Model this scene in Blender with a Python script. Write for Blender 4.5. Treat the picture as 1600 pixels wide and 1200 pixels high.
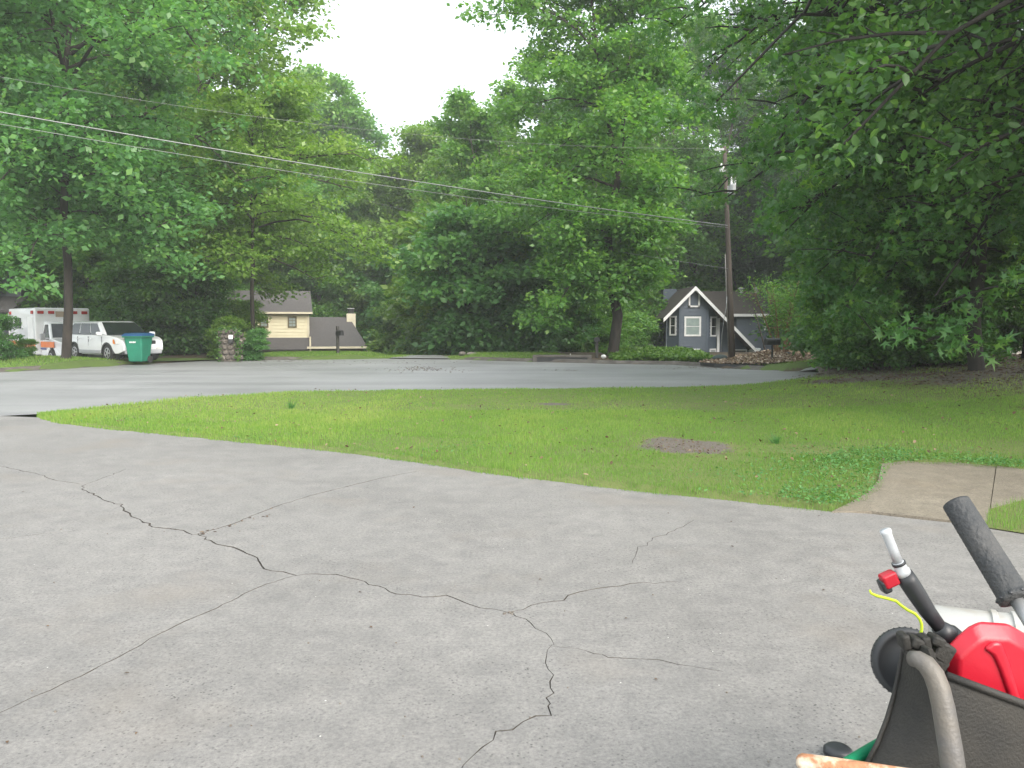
import bpy, bmesh, math, random
import numpy as np
from mathutils import Vector, Matrix, Euler
from mathutils.geometry import delaunay_2d_cdt

for o in list(bpy.data.objects):
    bpy.data.objects.remove(o)
S = bpy.context.scene
COL = S.collection
rad = math.radians

# ------------------------------------------------------------------ camera
CAM_H, FPX, HOR = 1.55, 1250.0, 510.0
PITCH = math.atan((600 - HOR) / FPX)
cd = bpy.data.cameras.new('camera')
cd.sensor_width = 36.0
cd.lens = 36.0 * FPX / 1600
cd.clip_start = 0.05
cd.clip_end = 1500
cam = bpy.data.objects.new('camera', cd)
COL.objects.link(cam)
cam.location = (0, 0, CAM_H)
cam.rotation_euler = (math.pi / 2 - PITCH, 0, 0)
S.camera = cam

# ------------------------------------------------------------------ world, sun, exposure
W = bpy.data.worlds.new('World')
S.world = W
W.use_nodes = True
wn, wl = W.node_tree.nodes, W.node_tree.links
wn.clear()
sky = wn.new('ShaderNodeTexSky')
sky.sky_type = 'NISHITA'
sky.sun_disc = False
sky.sun_elevation = rad(36)
sky.sun_rotation = rad(148)
sky.air_density = 1.0
sky.dust_density = 6.0
sky.ozone_density = 1.0
bg1 = wn.new('ShaderNodeBackground')
bg1.inputs['Strength'].default_value = 0.05
wl.new(sky.outputs['Color'], bg1.inputs['Color'])
bg2 = wn.new('ShaderNodeBackground')                 # the even white cloud deck under that sky
bg2.inputs['Color'].default_value = (0.94, 0.985, 1.0, 1)
bg2.inputs['Strength'].default_value = 0.75
ad = wn.new('ShaderNodeAddShader')
wl.new(bg1.outputs[0], ad.inputs[0])
wl.new(bg2.outputs[0], ad.inputs[1])
wo = wn.new('ShaderNodeOutputWorld')
wl.new(ad.outputs[0], wo.inputs['Surface'])

sd = bpy.data.lights.new('sun', 'SUN')
sd.energy = 2.6
sd.angle = rad(50)
sd.color = (1.0, 0.97, 0.92)
sun = bpy.data.objects.new('sun', sd)
COL.objects.link(sun)
SUN_EL, SUN_AZ = rad(36), rad(-32)                     # behind the right shoulder
sv = Vector((-math.sin(SUN_AZ) * math.cos(SUN_EL), -math.cos(SUN_AZ) * math.cos(SUN_EL), math.sin(SUN_EL)))
sun.rotation_euler = sv.to_track_quat('Z', 'Y').to_euler()
sun.location = (0, 0, 60)

S.view_settings.view_transform = 'Standard'
S.view_settings.look = 'None'
S.view_settings.gamma = 1
S.view_settings.use_curve_mapping = False
S.view_settings.exposure = 1.1
S.render.engine = 'CYCLES'
S.cycles.use_denoising = True
S.cycles.max_bounces = 7
S.cycles.diffuse_bounces = 3
S.cycles.glossy_bounces = 3
S.cycles.transmission_bounces = 4
S.cycles.transparent_max_bounces = 8
S.cycles.volume_bounces = 1

# ------------------------------------------------------------------ pixel -> place helpers (photo is 1600 x 1200)
_F = Vector((0, math.cos(PITCH), -math.sin(PITCH)))
_U = Vector((0, math.sin(PITCH), math.cos(PITCH)))
_R = Vector((1, 0, 0))

def ray(px, py):
    return _F + _R * ((px - 800) / FPX) + _U * ((600 - py) / FPX)

def G(px, py, z=0.0):
    d = ray(px, py)
    return Vector((0, 0, CAM_H)) + d * ((z - CAM_H) / d.z)

def D(px, py, y):
    d = ray(px, py)
    return Vector((0, 0, CAM_H)) + d * (y / d.y)

def G2(pts, z=0.0):
    return [tuple(G(a, b, z).xy) for a, b in pts]

# ------------------------------------------------------------------ tagging
def tag(o, label, cat, group=None):
    o['label'] = label
    o['category'] = cat
    if group:
        o['group'] = group
    return o

def thing(name, label, cat, loc=(0, 0, 0), rz=0, group=None, rot=None):
    o = bpy.data.objects.new(name, None)
    o.empty_display_size = 0.2
    COL.objects.link(o)
    o.location = loc
    o.rotation_euler = rot if rot else (0, 0, rz)
    return tag(o, label, cat, group)

def link(name, me, mat=None, parent=None, kind=None):
    o = bpy.data.objects.new(name, me)
    COL.objects.link(o)
    if mat and not me.materials:
        me.materials.append(mat)
    if parent:
        o.parent = parent
    if kind:
        o['kind'] = kind
    return o

def copy_tree(o, parent=None):
    c = o.copy()
    COL.objects.link(c)
    c.parent = parent
    for ch in list(o.children):
        copy_tree(ch, c)
    return c

# ------------------------------------------------------------------ materials
def _base(name):
    m = bpy.data.materials.new(name)
    m.use_nodes = True
    nt = m.node_tree
    nt.nodes.clear()
    out = nt.nodes.new('ShaderNodeOutputMaterial')
    return m, nt, nt.nodes, nt.links, out

def rgba(c):
    return (c[0], c[1], c[2], 1)

def ramp(n, stops):
    r = n.new('ShaderNodeValToRGB')
    e = r.color_ramp.elements
    while len(e) < len(stops):
        e.new(0.5)
    for el, (p, c) in zip(e, stops):
        el.position = p
        el.color = rgba(c) if len(c) == 3 else c
    return r

def noise(n, l, vec, scale, detail=4, rough=0.55):
    t = n.new('ShaderNodeTexNoise')
    t.inputs['Scale'].default_value = scale
    t.inputs['Detail'].default_value = detail
    t.inputs['Roughness'].default_value = rough
    l.new(vec, t.inputs['Vector'])
    return t

def mixc(n, l, fac, a, b, mode='MIX'):
    m = n.new('ShaderNodeMix')
    m.data_type = 'RGBA'
    m.blend_type = mode
    for sock, v in ((m.inputs[0], fac), (m.inputs[6], a), (m.inputs[7], b)):
        if hasattr(v, 'is_linked'):
            l.new(v, sock)
        elif isinstance(v, (int, float)):
            sock.default_value = v
        else:
            sock.default_value = rgba(v)
    return m.outputs[2]

def M(name, c1, c2=None, scale=3.0, rough=0.6, metal=0.0, bump=0.0, bscale=None, spec=0.5, pos=False, detail=5, stretch=None, lo=0.35, hi=0.65, coat=0.0):
    """solid material with a mottled colour and fine relief"""
    m, nt, n, l, out = _base(name)
    p = n.new('ShaderNodeBsdfPrincipled')
    l.new(p.outputs[0], out.inputs['Surface'])
    p.inputs['Roughness'].default_value = rough
    p.inputs['Metallic'].default_value = metal
    p.inputs['Specular IOR Level'].default_value = spec
    p.inputs['Coat Weight'].default_value = coat
    if pos:
        v = n.new('ShaderNodeNewGeometry').outputs['Position']
    else:
        v = n.new('ShaderNodeTexCoord').outputs['Object']
    if stretch:
        mp = n.new('ShaderNodeMapping')
        mp.inputs['Scale'].default_value = stretch
        l.new(v, mp.inputs['Vector'])
        v = mp.outputs[0]
    if c2 is None:
        c2 = tuple(x * 0.8 for x in c1)
    t = noise(n, l, v, scale, detail)
    r = ramp(n, [(lo, c1), (hi, c2)])
    l.new(t.outputs['Fac'], r.inputs['Fac'])
    l.new(r.outputs['Color'], p.inputs['Base Color'])
    if bump:
        b = n.new('ShaderNodeBump')
        b.inputs['Strength'].default_value = bump
        b.inputs['Distance'].default_value = 0.02
        t2 = noise(n, l, v, bscale or scale * 4, 6)
        l.new(t2.outputs['Fac'], b.inputs['Height'])
        l.new(b.outputs[0], p.inputs['Normal'])
    return m

def leaf_mat(name, ca, cb, cc, gloss=0.35, trans=0.42):
    """leaf colour runs from ca to cb to cc by a per leaf value"""
    m, nt, n, l, out = _base(name)
    a = n.new('ShaderNodeAttribute')
    a.attribute_name = 'tint'
    r = ramp(n, [(0.0, ca), (0.5, cb), (1.0, cc)])
    l.new(a.outputs['Fac'], r.inputs['Fac'])
    p = n.new('ShaderNodeBsdfPrincipled')
    p.inputs['Roughness'].default_value = gloss
    p.inputs['Specular IOR Level'].default_value = 0.45
    l.new(r.outputs['Color'], p.inputs['Base Color'])
    t = n.new('ShaderNodeBsdfTranslucent')
    tc = mixc(n, l, 1.0, r.outputs['Color'], (1.6, 1.75, 0.7), 'MULTIPLY')
    l.new(tc, t.inputs['Color'])
    mx = n.new('ShaderNodeMixShader')
    mx.inputs[0].default_value = trans
    l.new(p.outputs[0], mx.inputs[1])
    l.new(t.outputs[0], mx.inputs[2])
    l.new(mx.outputs[0], out.inputs['Surface'])
    return m

def concrete_mat(name, c_dark, c_mid, c_light, warm):
    m, nt, n, l, out = _base(name)
    p = n.new('ShaderNodeBsdfPrincipled')
    l.new(p.outputs[0], out.inputs['Surface'])
    v = n.new('ShaderNodeNewGeometry').outputs['Position']
    big = noise(n, l, v, 0.45, 6, 0.6)
    r1 = ramp(n, [(0.25, c_dark), (0.5, c_mid), (0.8, c_light)])
    l.new(big.outputs['Fac'], r1.inputs['Fac'])
    # blotchy darker, weathered areas full of pits
    mid = noise(n, l, v, 5.5, 8, 0.75)
    r2 = ramp(n, [(0.33, (0.80, 0.80, 0.81)), (0.66, (1.10, 1.095, 1.09))])
    l.new(mid.outputs['Fac'], r2.inputs['Fac'])
    c = mixc(n, l, 1.0, r1.outputs['Color'], r2.outputs['Color'], 'MULTIPLY')
    fine = noise(n, l, v, 48, 7, 0.9)
    r3 = ramp(n, [(0.32, (0.35, 0.35, 0.36)), (0.47, (0.95, 0.95, 0.95)), (0.66, (1.5, 1.49, 1.45))])
    l.new(fine.outputs['Fac'], r3.inputs['Fac'])
    c = mixc(n, l, 0.85, c, r3.outputs['Color'], 'MULTIPLY')
    vo = n.new('ShaderNodeTexVoronoi')
    vo.inputs['Scale'].default_value = 40
    l.new(v, vo.inputs['Vector'])
    r4 = ramp(n, [(0.12, (1, 1, 1)), (0.26, (0, 0, 0))])
    l.new(vo.outputs['Distance'], r4.inputs['Fac'])
    pn = noise(n, l, v, 1.1, 6, 0.7)
    r5 = ramp(n, [(0.4, (0.08,) * 3), (0.62, (0.95, 0.95, 0.95))])
    l.new(pn.outputs['Fac'], r5.inputs['Fac'])
    pf = mixc(n, l, 1.0, r4.outputs['Color'], r5.outputs['Color'], 'MULTIPLY')
    c = mixc(n, l, pf, c, tuple(x * 0.32 for x in c_dark))
    # pale stone chips
    vo2 = n.new('ShaderNodeTexVoronoi')
    vo2.inputs['Scale'].default_value = 7
    vo2.inputs['Randomness'].default_value = 1
    l.new(v, vo2.inputs['Vector'])
    r6 = ramp(n, [(0.02, (1, 1, 1)), (0.03, (0, 0, 0))])
    l.new(vo2.outputs['Distance'], r6.inputs['Fac'])
    c = mixc(n, l, r6.outputs['Color'], c, (0.62, 0.61, 0.57))
    wn_ = noise(n, l, v, 0.8, 4)
    r7 = ramp(n, [(0.55, (0, 0, 0)), (0.75, (0.5, 0.5, 0.5))])
    l.new(wn_.outputs['Fac'], r7.inputs['Fac'])
    c = mixc(n, l, r7.outputs['Color'], c, warm)
    l.new(c, p.inputs['Base Color'])
    rr = ramp(n, [(0.3, (0.62,) * 3), (0.7, (0.85,) * 3)])
    l.new(mid.outputs['Fac'], rr.inputs['Fac'])
    l.new(rr.outputs['Color'], p.inputs['Roughness'])
    b = n.new('ShaderNodeBump')
    b.inputs['Strength'].default_value = 0.45
    b.inputs['Distance'].default_value = 0.006
    l.new(fine.outputs['Fac'], b.inputs['Height'])
    l.new(b.outputs[0], p.inputs['Normal'])
    return m

def asphalt_mat():
    m, nt, n, l, out = _base('asphalt')
    p = n.new('ShaderNodeBsdfPrincipled')
    l.new(p.outputs[0], out.inputs['Surface'])
    v = n.new('ShaderNodeNewGeometry').outputs['Position']
    t = noise(n, l, v, 0.25, 6, 0.6)
    r = ramp(n, [(0.3, (0.225, 0.226, 0.23)), (0.7, (0.29, 0.291, 0.295))])
    l.new(t.outputs['Fac'], r.inputs['Fac'])
    f = noise(n, l, v, 60, 3, 0.8)
    r2 = ramp(n, [(0.3, (0.6, 0.6, 0.6)), (0.7, (1.3, 1.3, 1.3))])
    l.new(f.outputs['Fac'], r2.inputs['Fac'])
    c = mixc(n, l, 1.0, r.outputs['Color'], r2.outputs['Color'], 'MULTIPLY')
    mp = n.new('ShaderNodeMapping')
    mp.inputs['Scale'].default_value = (0.12, 0.9, 1)
    l.new(v, mp.inputs['Vector'])
    st = noise(n, l, mp.outputs[0], 1.0, 6, 0.65)
    r3 = ramp(n, [(0.35, (0.84, 0.84, 0.85)), (0.65, (1.08, 1.08, 1.08))])
    l.new(st.outputs['Fac'], r3.inputs['Fac'])
    c = mixc(n, l, 1.0, c, r3.outputs['Color'], 'MULTIPLY')
    l.new(c, p.inputs['Base Color'])
    rr = ramp(n, [(0.3, (0.42,) * 3), (0.7, (0.6,) * 3)])
    l.new(t.outputs['Fac'], rr.inputs['Fac'])
    l.new(rr.outputs['Color'], p.inputs['Roughness'])
    b = n.new('ShaderNodeBump')
    b.inputs['Strength'].default_value = 0.3
    b.inputs['Distance'].default_value = 0.006
    l.new(f.outputs['Fac'], b.inputs['Height'])
    l.new(b.outputs[0], p.inputs['Normal'])
    return m

def ground_mat(name, grass_a, grass_b, soil_a, soil_b):
    """turf thatch / bare soil, mixed by a mesh attribute 'soil'"""
    m, nt, n, l, out = _base(name)
    p = n.new('ShaderNodeBsdfPrincipled')
    p.inputs['Roughness'].default_value = 0.9
    l.new(p.outputs[0], out.inputs['Surface'])
    v = n.new('ShaderNodeNewGeometry').outputs['Position']
    t = noise(n, l, v, 1.3, 6, 0.65)
    r = ramp(n, [(0.32, grass_a), (0.68, grass_b)])
    l.new(t.outputs['Fac'], r.inputs['Fac'])
    t2 = noise(n, l, v, 24, 6, 0.8)
    r2 = ramp(n, [(0.3, soil_a), (0.68, soil_b)])
    l.new(t2.outputs['Fac'], r2.inputs['Fac'])
    a = n.new('ShaderNodeAttribute')
    a.attribute_name = 'soil'
    t3 = noise(n, l, v, 7, 5, 0.7)
    ma = n.new('ShaderNodeMath')
    ma.operation = 'MULTIPLY_ADD'
    l.new(t3.outputs['Fac'], ma.inputs[0])
    ma.inputs[1].default_value = 0.9
    ma.inputs[2].default_value = -0.45
    mb = n.new('ShaderNodeMath')
    mb.operation = 'ADD'
    l.new(ma.outputs[0], mb.inputs[0])
    l.new(a.outputs['Fac'], mb.inputs[1])
    rr = ramp(n, [(0.4, (0, 0, 0)), (0.6, (1, 1, 1))])
    l.new(mb.outputs[0], rr.inputs['Fac'])
    c = mixc(n, l, rr.outputs['Color'], r.outputs['Color'], r2.outputs['Color'])
    l.new(c, p.inputs['Base Color'])
    b = n.new('ShaderNodeBump')
    b.inputs['Strength'].default_value = 0.8
    b.inputs['Distance'].default_value = 0.03
    l.new(t2.outputs['Fac'], b.inputs['Height'])
    l.new(b.outputs[0], p.inputs['Normal'])
    return m

MT = {}
MT['drive'] = concrete_mat('driveway_concrete', (0.152, 0.148, 0.142), (0.190, 0.185, 0.178), (0.224, 0.218, 0.210), (0.19, 0.167, 0.142))
MT['walk'] = concrete_mat('walkway_concrete', (0.15, 0.13, 0.10), (0.18, 0.157, 0.122), (0.21, 0.187, 0.148), (0.19, 0.15, 0.10))
MT['kerb'] = M('kerb_concrete', (0.125, 0.113, 0.10), (0.065, 0.058, 0.05), 2.0, 0.85, bump=0.4, bscale=30, pos=True)
MT['asphalt'] = asphalt_mat()
MT['lawn'] = ground_mat('lawn_turf', (0.10, 0.145, 0.03), (0.15, 0.165, 0.05), (0.075, 0.065, 0.055), (0.175, 0.152, 0.128))
MT['terrain'] = ground_mat('terrain_floor', (0.07, 0.12, 0.022), (0.10, 0.15, 0.03), (0.045, 0.035, 0.022), (0.12, 0.085, 0.055))
MT['bark'] = M('bark', (0.045, 0.036, 0.03), (0.02, 0.017, 0.014), 6, 0.9, bump=0.8, bscale=18, stretch=(1, 1, 0.25))
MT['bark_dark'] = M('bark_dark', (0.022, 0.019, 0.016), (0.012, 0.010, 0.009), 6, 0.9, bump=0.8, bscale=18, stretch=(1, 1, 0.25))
MT['bark_grey'] = M('bark_grey', (0.12, 0.10, 0.085), (0.05, 0.042, 0.036), 6, 0.9, bump=0.8, bscale=18, stretch=(1, 1, 0.25))
MT['bark_tan'] = M('bark_tan', (0.26, 0.15, 0.075), (0.14, 0.08, 0.045), 5, 0.7, stretch=(1, 1, 0.3))
MT['leaf_mid'] = leaf_mat('leaf_mid', (0.066, 0.165, 0.042), (0.115, 0.25, 0.058), (0.21, 0.35, 0.07))
MT['leaf_yellow'] = leaf_mat('leaf_yellowish', (0.085, 0.17, 0.035), (0.15, 0.265, 0.05), (0.24, 0.35, 0.075))
MT['leaf_blue'] = leaf_mat('leaf_bluish', (0.062, 0.16, 0.058), (0.102, 0.24, 0.08), (0.17, 0.32, 0.09))
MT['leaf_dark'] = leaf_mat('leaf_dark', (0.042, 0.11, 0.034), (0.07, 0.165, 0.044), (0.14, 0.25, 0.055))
MT['leaf_gum'] = leaf_mat('leaf_star', (0.045, 0.125, 0.04), (0.075, 0.185, 0.052), (0.17, 0.29, 0.05), 0.3, 0.4)
MT['needle'] = leaf_mat('needle', (0.025, 0.055, 0.028), (0.038, 0.075, 0.035), (0.06, 0.10, 0.04), 0.5, 0.2)
MT['grass'] = leaf_mat('grass_blade', (0.09, 0.185, 0.032), (0.155, 0.285, 0.048), (0.31, 0.36, 0.11), 0.5, 0.38)
MT['clover'] = leaf_mat('clover_leaf', (0.05, 0.145, 0.04), (0.08, 0.205, 0.058), (0.12, 0.26, 0.065), 0.6, 0.3)
MT['ivy'] = leaf_mat('ivy_leaf', (0.06, 0.14, 0.03), (0.10, 0.2, 0.035), (0.15, 0.25, 0.05), 0.45, 0.35)
MT['litter'] = leaf_mat('dry_litter', (0.06, 0.035, 0.02), (0.14, 0.085, 0.05), (0.3, 0.23, 0.15), 0.8, 0.1)
MT['chip'] = leaf_mat('wood_chip', (0.13, 0.075, 0.045), (0.27, 0.19, 0.125), (0.5, 0.42, 0.33), 0.8, 0.02)

# ------------------------------------------------------------------ mesh builders
def np_mesh(name, V, F, tint=None, smooth=False):
    V = np.asarray(V, np.float32)
    F = np.asarray(F, np.int32)
    me = bpy.data.meshes.new(name)
    nf, k = F.shape
    me.vertices.add(len(V))
    me.vertices.foreach_set('co', V.ravel())
    me.loops.add(nf * k)
    me.loops.foreach_set('vertex_index', F.ravel())
    me.polygons.add(nf)
    me.polygons.foreach_set('loop_start', np.arange(0, nf * k, k, dtype=np.int32))
    me.polygons.foreach_set('loop_total', np.full(nf, k, np.int32))
    if smooth:
        me.polygons.foreach_set('use_smooth', np.ones(nf, bool))
    if tint is not None:
        a = me.attributes.new('tint', 'FLOAT', 'POINT')
        a.data.foreach_set('value', np.asarray(tint, np.float32))
    me.update()
    return me

class MB:
    def __init__(s):
        s.v, s.f = [], []
    def add(s, vs, fs):
        b = len(s.v)
        s.v.extend([tuple(x) for x in vs])
        s.f.extend([tuple(i + b for i in f) for f in fs])
        return s
    def box(s, c, d, rot=None, taper=1.0):
        hx, hy, hz = d[0] / 2, d[1] / 2, d[2] / 2
        vs = []
        for z in (-1, 1):
            k = taper if z > 0 else 1.0
            for x, y in ((-1, -1), (1, -1), (1, 1), (-1, 1)):
                vs.append(Vector((x * hx * k, y * hy * k, z * hz)))
        if rot:
            R_ = Euler(rot).to_matrix()
            vs = [R_ @ v for v in vs]
        vs = [v + Vector(c) for v in vs]
        return s.add(vs, [(3, 2, 1, 0), (4, 5, 6, 7), (0, 1, 5, 4), (1, 2, 6, 5), (2, 3, 7, 6), (3, 0, 4, 7)])
    def prism(s, pts, ext):
        """closed solid: a polygon of 3-D points pushed along vector ext"""
        pts = [Vector(p) for p in pts]
        e = Vector(ext)
        n = len(pts)
        nrm = Vector((0, 0, 0))
        for i in range(n):
            a, b = pts[i], pts[(i + 1) % n]
            nrm += a.cross(b)
        if nrm.dot(e) < 0:
            pts.reverse()
        vs = pts + [p + e for p in pts]
        fs = [tuple(reversed(range(n))), tuple(range(n, 2 * n))]
        for i in range(n):
            j = (i + 1) % n
            fs.append((i, j, n + j, n + i))
        return s.add(vs, fs)
    def quad(s, a, b, c, d):
        return s.add([a, b, c, d], [(0, 1, 2, 3)])
    def slab(s, a, b, c, d, t):
        """quad a,b,c,d thickened by t along its normal"""
        a, b, c, d = map(Vector, (a, b, c, d))
        nn = (b - a).cross(d - a).normalized() * t
        return s.prism([a, b, c, d], nn)
    def tube(s, pts, r, k=8, cap=True):
        pts = [Vector(p) for p in pts]
        n = len(pts)
        rs = [r] * n if isinstance(r, (int, float)) else list(r)
        vs, fs = [], []
        ref = None
        for i, p in enumerate(pts):
            t = (pts[min(i + 1, n - 1)] - pts[max(i - 1, 0)])
            t = t.normalized() if t.length > 1e-9 else Vector((0, 0, 1))
            if ref is None:
                ref = t.orthogonal().normalized()
            u = (ref - t * ref.dot(t))
            u = u.normalized() if u.length > 1e-6 else t.orthogonal().normalized()
            ref = u
            w = t.cross(u)
            for j in range(k):
                a = 2 * math.pi * j / k
                vs.append(p + (u * math.cos(a) + w * math.sin(a)) * rs[i])
        for i in range(n - 1):
            for j in range(k):
                j2 = (j + 1) % k
                fs.append((i * k + j, i * k + j2, (i + 1) * k + j2, (i + 1) * k + j))
        if cap:
            fs.append(tuple(reversed(range(k))))
            fs.append(tuple((n - 1) * k + j for j in range(k)))
        return s.add(vs, fs)
    def lathe(s, prof, k=24, origin=(0, 0, 0), axis=(0, 0, 1)):
        """prof: (radius, height) pairs revolved about axis"""
        ax = Vector(axis).normalized()
        u = ax.orthogonal().normalized()
        w = ax.cross(u)
        o = Vector(origin)
        vs, fs = [], []
        for r_, h in prof:
            for j in range(k):
                a = 2 * math.pi * j / k
                vs.append(o + ax * h + (u * math.cos(a) + w * math.sin(a)) * max(r_, 1e-4))
        n = len(prof)
        for i in range(n - 1):
            for j in range(k):
                j2 = (j + 1) % k
                fs.append((i * k + j, i * k + j2, (i + 1) * k + j2, (i + 1) * k + j))
        fs.append(tuple(reversed(range(k))))
        fs.append(tuple((n - 1) * k + j for j in range(k)))
        return s.add(vs, fs)
    def rock(s, c, d, seed, rough=0.18, sub=2):
        bm = bmesh.new()
        bmesh.ops.create_icosphere(bm, subdivisions=sub, radius=0.5)
        rg = random.Random(seed)
        ph = [Vector((rg.uniform(-1, 1), rg.uniform(-1, 1), rg.uniform(-1, 1))) * 4 for _ in range(5)]
        vs = []
        for v in bm.verts:
            k = 1 + rough * sum(math.sin(v.co.dot(p) * 1.7 + p.x) for p in ph) / 2.2
            q = v.co * k
            vs.append(Vector((q.x * d[0], q.y * d[1], q.z * d[2])) + Vector(c))
        fs = [tuple(v.index for v in f.verts) for f in bm.faces]
        bm.free()
        return s.add(vs, fs)
    def mesh(s, name, smooth=False):
        me = bpy.data.meshes.new(name)
        me.from_pydata(s.v, [], s.f)
        if smooth:
            me.polygons.foreach_set('use_smooth', [True] * len(me.polygons))
        me.update()
        return me
    def build(s, name, mat, parent=None, smooth=False, bevel=0, seg=2, kind=None, fix=False):
        me = s.mesh(name, smooth)
        if fix:
            bm = bmesh.new()
            bm.from_mesh(me)
            bmesh.ops.recalc_face_normals(bm, faces=bm.faces)
            bm.to_mesh(me)
            bm.free()
        o = link(name, me, mat, parent, kind)
        if bevel:
            b = o.modifiers.new('bevel', 'BEVEL')
            b.width = bevel
            b.segments = seg
            b.limit_method = 'ANGLE'
            b.angle_limit = rad(25)
            me.polygons.foreach_set('use_smooth', [True] * len(me.polygons))
            w = o.modifiers.new('wn', 'WEIGHTED_NORMAL')
            w.keep_sharp = False
        return o

def in_poly(px, py, poly):
    px, py = np.asarray(px), np.asarray(py)
    r = np.zeros(px.shape, bool)
    n = len(poly)
    j = n - 1
    for i in range(n):
        xi, yi = poly[i]
        xj, yj = poly[j]
        if yi != yj:
            c = ((yi > py) != (yj > py)) & (px < (xj - xi) * (py - yi) / (yj - yi) + xi)
            r ^= c
        j = i
    return r

def dist_line(px, py, line):
    d = np.full(np.shape(px), 1e9)
    for (x0, y0), (x1, y1) in zip(line[:-1], line[1:]):
        dx, dy = x1 - x0, y1 - y0
        t = np.clip(((px - x0) * dx + (py - y0) * dy) / (dx * dx + dy * dy + 1e-12), 0, 1)
        d = np.minimum(d, np.hypot(px - x0 - t * dx, py - y0 - t * dy))
    return d

def sstep(a, b, x):
    t = np.clip((np.asarray(x, float) - a) / (b - a), 0, 1)
    return t * t * (3 - 2 * t)

def vnoise(x, y, f, seed=0):
    """cheap smooth 2-D noise in -1..1 from summed sines"""
    r = np.random.RandomState(seed)
    o = 0
    for i in range(6):
        a = r.uniform(0, 2 * math.pi)
        k = f * (0.6 + 1.1 * i / 3)
        o = o + np.sin(x * k * math.cos(a) + y * k * math.sin(a) + r.uniform(0, 7)) / (1 + i * 0.5)
    return o / 2.6

# ------------------------------------------------------------------ the plan of the place
LAWN_FAR = [(58, 647), (150, 637), (300, 622.5), (450, 614), (600, 610.5), (800, 609), (1000, 607.5), (1150, 606), (1250, 603.5), (1290, 598)]
LAWN_NEAR = [(58, 652), (100, 662), (175, 671), (250, 678), (330, 686), (400, 693), (480, 701), (550, 709), (650, 722), (730, 735), (790, 743), (850, 750), (920, 759), (1000, 768), (1080, 776), (1150, 783), (1200, 789), (1250, 794), (1295, 799)]
PATH_EDGE = [(1325, 790), (1350, 780), (1368, 764), (1376, 745), (1384, 729), (1420, 724), (1500, 727), (1600, 737)]
lawn_far = G2(LAWN_FAR)
lawn_near = G2(LAWN_NEAR)
path_edge = G2(PATH_EDGE)
LAWN = lawn_far + [(9.6, 25.5), (11.0, 29.0), (30, 29.0), (30, 8.0), (9.5, 7.6)] + list(reversed(path_edge)) + list(reversed(lawn_near))
# the road: near edge is the far edge of the lawn
ROAD_FAR = [(1292, 589), (1296, 582), (1255, 580), (1180, 578), (1100, 573.5), (1050, 570), (960, 569), (900, 567), (800, 564.5), (700, 561.5), (600, 560.5), (500, 562), (400, 562.5), (330, 563.5), (290, 565.5), (230, 568.5), (100, 576), (0, 582)]
road_far = G2(ROAD_FAR)
p0 = G(0, 650).xy
ROAD = road_far + [(-26, 25.2), (-45, 23.5), (-45, 11.0), (-20, 13.0), tuple(p0)] + lawn_far
# the driveway of this house
DRIVE = [tuple(p0), (-20, 13.0), (-20, -4), (9, -4), (9, 5.35)] + [tuple(G(a, b).xy) for a, b in ((1600, 832), (1540, 822), (1440, 812), (1362, 803))] + list(reversed(lawn_near))

def H(x, y):
    """height of the natural ground"""
    x, y = np.asarray(x, float), np.asarray(y, float)
    z = 0.03 * sstep(0, 1, 1) + 0 * x
    z = z + 0.30 * np.exp(-(((x + 18.5) / 3.6) ** 2 + ((y - 31.3) / 2.3) ** 2))      # swell of the left yard
    z = z - 0.45 * sstep(36, 40, y) * sstep(-17, -21, x)
    bank = sstep(4.5, 13.5, x) * sstep(8.5, 17.5, y) * (1 - sstep(24, 33, y))
    z = z + 0.68 * bank
    z = z + 0.35 * sstep(9, 13, x) * sstep(26, 33, y) * (1 - sstep(35, 42, y))
    far = sstep(42, 57, y)
    z = z + 0.17 * sstep(36.5, 38.5, y) * (1 - far) * sstep(-22, -15, x) * (1 - sstep(-7.6, -6.6, x) * (1 - sstep(-2.6, -1.6, x)))
    z = z - 2.9 * far
    z = z + 7.0 * sstep(95, 190, y)
    z = z + 5.0 * sstep(35, 120, np.abs(x)) * sstep(25, 60, y)
    return z + 0.03 * vnoise(x, y, 0.5, 3) * sstep(6, 14, np.hypot(x, y - 2))

def lawn_z(x, y):
    return np.maximum(H(x, y), .015) + 0.012 * vnoise(x, y, 2.0, 5)

c1 = G(1057, 702).xy
c2 = G(868, 633).xy
_bank = [(7.6, 19.3), (9.4, 18.6), (11.3, 18.0), (14, 17.0)]
def soil(x, y):
    """0 = turf, 1 = bare soil, on the near lawn"""
    x, y = np.asarray(x, float), np.asarray(y, float)
    w = 0.25 * vnoise(x, y, 3.0, 9)
    w2 = 0.45 * vnoise(x, y, 4.5, 19) + .25 * vnoise(x, y, 11, 20)
    a = 1 - np.hypot((x - c1.x) / 0.60, (y - c1.y) / 0.76) + w2
    b = 0.75 - np.hypot((x - c2.x) / 0.5, (y - c2.y) / 0.4) + w
    d = dist_line(x, y, _bank)
    c = (0.8 - d) * 1.2 + w
    sh = sstep(8.6, 10.8, x + 0.25 * (y - 13)) * sstep(11.5, 13, y) * 0.7 + 0.6 * w      # worn soil under the trees
    woods = sstep(19.4, 21.0, y + 0.35 * (x - 9) + w) * sstep(6.5, 8, x)
    return np.clip(np.maximum.reduce([np.clip(a * 1.5 + .25, 0, 1), np.clip(b * 1.6 + .2, 0, 1), np.clip(c * 1.5, 0, 1), np.clip(sh, 0, 1), woods]), 0, 1)

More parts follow.
